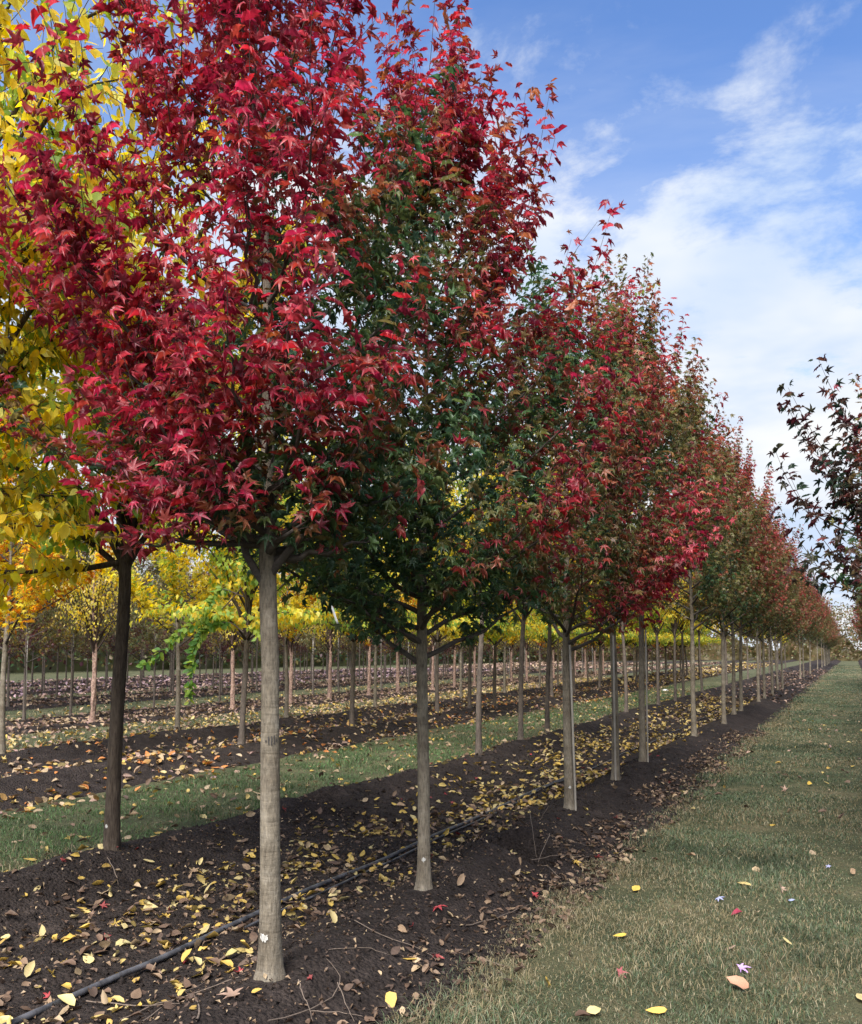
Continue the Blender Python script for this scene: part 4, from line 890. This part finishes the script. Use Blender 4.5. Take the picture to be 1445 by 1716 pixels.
twig([(842, 1407, 0.10), (838, 1440)], 0.003, 'short upright twig left of the dug hole', G_T)
twig([(780, 1555), (830, 1543), (890, 1518)], 0.004, 'pale twig along the litter edge below the dug hole', G_T)
twig([(330, 1716), (335, 1690), (325, 1672)], 0.006, 'thick pale stick end at the bottom edge', G_T)
twig([(200, 1716), (255, 1690), (330, 1668), (400, 1640)], 0.005, 'long stick lying on the leaf litter left of the near trunk', G_T)
twig([(145, 1683), (230, 1690), (310, 1686)], 0.004, 'thin stick crossing the litter at the lower left', G_T)
twig([(240, 1716), (300, 1672), (345, 1650)], 0.004, 'second stick parallel to the long stick', G_T)
twig([(180, 1440), (196, 1470), (200, 1500)], 0.004, 'thin root like twig at the foot of the elm', G_T)
for k in range(16):
    x = rg.uniform(-2.2, -1.75); y = rg.uniform(2.2, 11); p = np.array([x, y, 0]); a = rg.uniform(0, 6.28); L = rg.uniform(0.15, 0.45)
    t = np.linspace(-0.5, 0.5, 7); X = x + np.cos(a) * L * t * 0.6; Y = y + np.sin(a) * L * t + rg.normal(0, 0.01, 7); Z = surface(X, Y) + 0.015
    if k == 0: edge_twigs = []
    edge_twigs.append((y, put('dry_twig', mesh('dry_twig', *tube(np.stack([X, Y, Z], -1), np.linspace(0.0035, 0.0015, 7), 5), M_DEADTWIG))))
for k, (y, o) in enumerate(sorted(edge_twigs, key=lambda q: q[0])): tag(o, f'{ORD[k]} thin twig from the camera in the brown litter along the grass', 'twig', 'twigs along the grass edge')
st = ground_at(1115, 1158); V = np.concatenate([OCT, [[0.6, 0.5, 0.4], [-0.5, 0.6, 0.3], [-0.6, -0.5, 0.35], [0.5, -0.6, 0.4]]]) * np.array([0.16, 0.11, 0.07]); 
F = np.array([[0, 6, 4], [6, 2, 4], [2, 7, 4], [7, 1, 4], [1, 8, 4], [8, 3, 4], [3, 9, 4], [9, 0, 4], [2, 6, 0], [1, 7, 2], [3, 8, 1], [0, 9, 3], [0, 5, 2], [2, 5, 1], [1, 5, 3], [3, 5, 0]])
tag(put('pale_stone', mesh('pale_stone', V, F, M_TAG), None, (st[0], st[1], st[2] + 0.02)), 'small white lump lying on the grass strip behind the elms', 'stone')

def grass(name, label, x0, x1, y0, y1, dmax, hgt, seed, edge=None, tint=(1, 1, 1), dryness=0.26):
    rr = RND(seed); m = int((x1 - x0) * (y1 - y0) * dmax); X = rr.uniform(x0, x1, m); Y = y0 + (y1 - y0) * rr.rand(m) ** 2.0
    # Y is drawn denser near the camera; thin the rest with distance
    P = np.stack([X, Y, X * 0], -1); ok, d = in_view(P, 30); pdf = 1 / np.maximum(2 * np.sqrt((Y - y0) / (y1 - y0)), 0.05); want = np.minimum(1.0, (6.0 / d) ** 1.6)
    ok &= rr.rand(m) < np.minimum(1, want / pdf * 0.9)
    X, Y, d = X[ok], Y[ok], d[ok]
    gh = ground_height(X, Y); bh = surface(X, Y); patch = fbm(X, Y, 0.55, 520, 4); worn = fbm(X, Y, 1.7, 530, 3)
    ok = (bh - gh < 0.02 + 0.03 * (rr.rand(len(X)) < 0.25)) & (rr.rand(len(X)) < np.clip(1.0 + 2.2 * patch - 0.5 * worn, 0.4, 1))
    X, Y, d, gh, patch, worn = [q[ok] for q in (X, Y, d, bh, patch, worn)]; n = len(X)
    h = hgt * rr.uniform(0.4, 1.5, n) * np.clip(1 + 2.4 * patch, 0.4, 2); e = np.zeros(n)
    if edge is not None: e = np.exp(-((X - edge) / 0.22) ** 2); h *= 1 + 0.6 * e
    w = 0.0018 * np.maximum(1, d / 5.5) * rr.uniform(0.7, 1.3, n); a = rr.uniform(0, 6.28, n); b = rr.uniform(0, 6.28, n); bend = rr.uniform(0.15, 1.6, n)
    side = np.stack([np.cos(a), np.sin(a), 0 * a], -1); fw = np.stack([np.cos(b), np.sin(b), 0 * b], -1); B = np.stack([X, Y, gh - 0.004], -1)
    m1 = B + UP * (h * 0.55)[:, None] + fw * (h * bend * 0.3)[:, None]; tip = B + UP * (h * (1 - 0.42 * bend))[:, None] + fw * (h * bend)[:, None]; sw = side * w[:, None]
    V = np.stack([B - sw, B + sw, m1 - sw * 0.8, m1 + sw * 0.8, tip], 1).reshape(-1, 3)
    F = (np.array([[0, 1, 3], [0, 3, 2], [2, 3, 4]])[None] + (np.arange(n) * 5)[:, None, None]).reshape(-1, 3)
    G = np.array([C(0.062, 0.10, 0.045), C(0.09, 0.125, 0.065), C(0.125, 0.145, 0.092), C(0.08, 0.105, 0.066)]) * np.array(tint); G = G[rr.randint(0, 4, n)]
    S = np.array([C(0.26, 0.21, 0.12), C(0.20, 0.17, 0.09), C(0.30, 0.26, 0.17)])[rr.randint(0, 3, n)]
    dry = np.clip(dryness + 1.5 * worn - 0.4 * patch + 0.30 * e, 0.05, 0.9); k = rr.rand(n) < dry; c = np.where(k[:, None], S, G * np.clip(1 + 1.3 * fbm(X, Y, 0.8, 540, 3), 0.5, 1.6)[:, None]) * rr.uniform(0.75, 1.2, (n, 1))
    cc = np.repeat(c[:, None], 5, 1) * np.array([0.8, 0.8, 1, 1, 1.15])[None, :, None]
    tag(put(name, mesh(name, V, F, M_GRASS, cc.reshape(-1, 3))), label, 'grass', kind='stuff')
grass('grass', 'dull green and straw grass of the mown lane at the right', -2.0, 2.6, 1.0, 115, 7000, 0.031, 600, -1.72)
grass('grass', 'green grass strip behind the elm row', -8.2, -5.4, 3.0, 45, 2600, 0.045, 610, None, (0.85, 1.1, 0.75), 0.08)
grass('grass', 'grass strip behind the fourth tree row', -15.6, -12.0, 8.0, 60, 900, 0.06, 620)
grass('grass', 'far grass strip behind the birches', -22.2, -17.9, 12.0, 65, 500, 0.08, 630)
grass('grass', 'farthest grass strip before the pinkish litter', -28.9, -25.0, 18.0, 70, 300, 0.10, 640)

# ------------------------------------------------------------------ distant woods closing the field
def woods(label, x0, y0, x1, y1, hh, n, pals, seed):
    rr = RND(seed); t = rr.rand(n); X = x0 + (x1 - x0) * t + rr.normal(0, 2.5, n); Y = y0 + (y1 - y0) * t + rr.normal(0, 2.5, n)
    top = hh * (0.55 + 0.9 * vnoise(t * 100, t * 0, 4.0, seed + 1)); Z = 0.4 + top * rr.rand(n) ** 0.8; P = np.stack([X, Y, Z], -1)
    c = np.concatenate(pals); c = np.array(c)[((vnoise(t * 100, Z, 5.0, seed + 2) * 0.9 + 0.1 * rr.rand(n)) * len(c)).astype(int) % len(c)] if False else pick([q for p in pals for q in p], n, rr)
    geo = Geo(); scatter(geo, T_OVATE1, P, rr.normal(size=(n, 3)), rr.normal(size=(n, 3)), rr.uniform(0.25, 0.6, n), c, c * 0.9, rr.randint(0, 4, n))
    tt = np.linspace(0, 1, 220); zs = np.linspace(-0.3, 1, 9); Tm, Zm = np.meshgrid(tt, zs); hh2 = hh * (0.16 + 0.5 * vnoise(Tm * 100, Tm * 0, 4.0, seed + 1)); wob = 2.2 * fbm(Tm * 100, Zm * 6, 2.0, seed + 4, 3)
    nx, ny = (y1 - y0), -(x1 - x0); ln = math.hypot(nx, ny); core = np.stack([x0 + (x1 - x0) * Tm + nx / ln * wob, y0 + (y1 - y0) * Tm + ny / ln * wob, hh2 * Zm + 0.5 * wob * (Zm > 0.9)], -1).reshape(-1, 3)
    ii = np.arange(8)[:, None] * 220 + np.arange(219)[None]; geo.add(core, tris(np.stack([ii, ii + 1, ii + 221, ii + 220], -1).reshape(-1, 4)), np.mean([q for p in pals for q in p], 0) * (0.35 + 1.3 * vnoise(core[:, 0] * 3 + core[:, 1], core[:, 2] * 3, 1.7, seed + 6))[:, None])
    tag(put('distant_woods', geo.mesh('distant_woods', M_LEAF)), label, 'woods', kind='stuff')
woods('dark far belt of trees behind the last rows at the left', -64, 25, -46, 125, 7.5, 42000, [OLIVE, DKGREEN, PURP], 700)
woods('pale brownish far trees at the end of the grass lane', -31, 166, 22, 165, 8, 18000, [[C(0.26, 0.20, 0.13), C(0.22, 0.17, 0.12), C(0.30, 0.18, 0.10)], OLIVE], 710)
woods('dim far trees between the last rows and the end of the lane', -46, 122, -28, 168, 7.5, 20000, [OLIVE, [C(0.20, 0.15, 0.10)], PURP], 720)
print('objects', len(bpy.data.objects), 'tris', sum(len(m.loops) - 2 * len(m.polygons) for m in bpy.data.meshes))
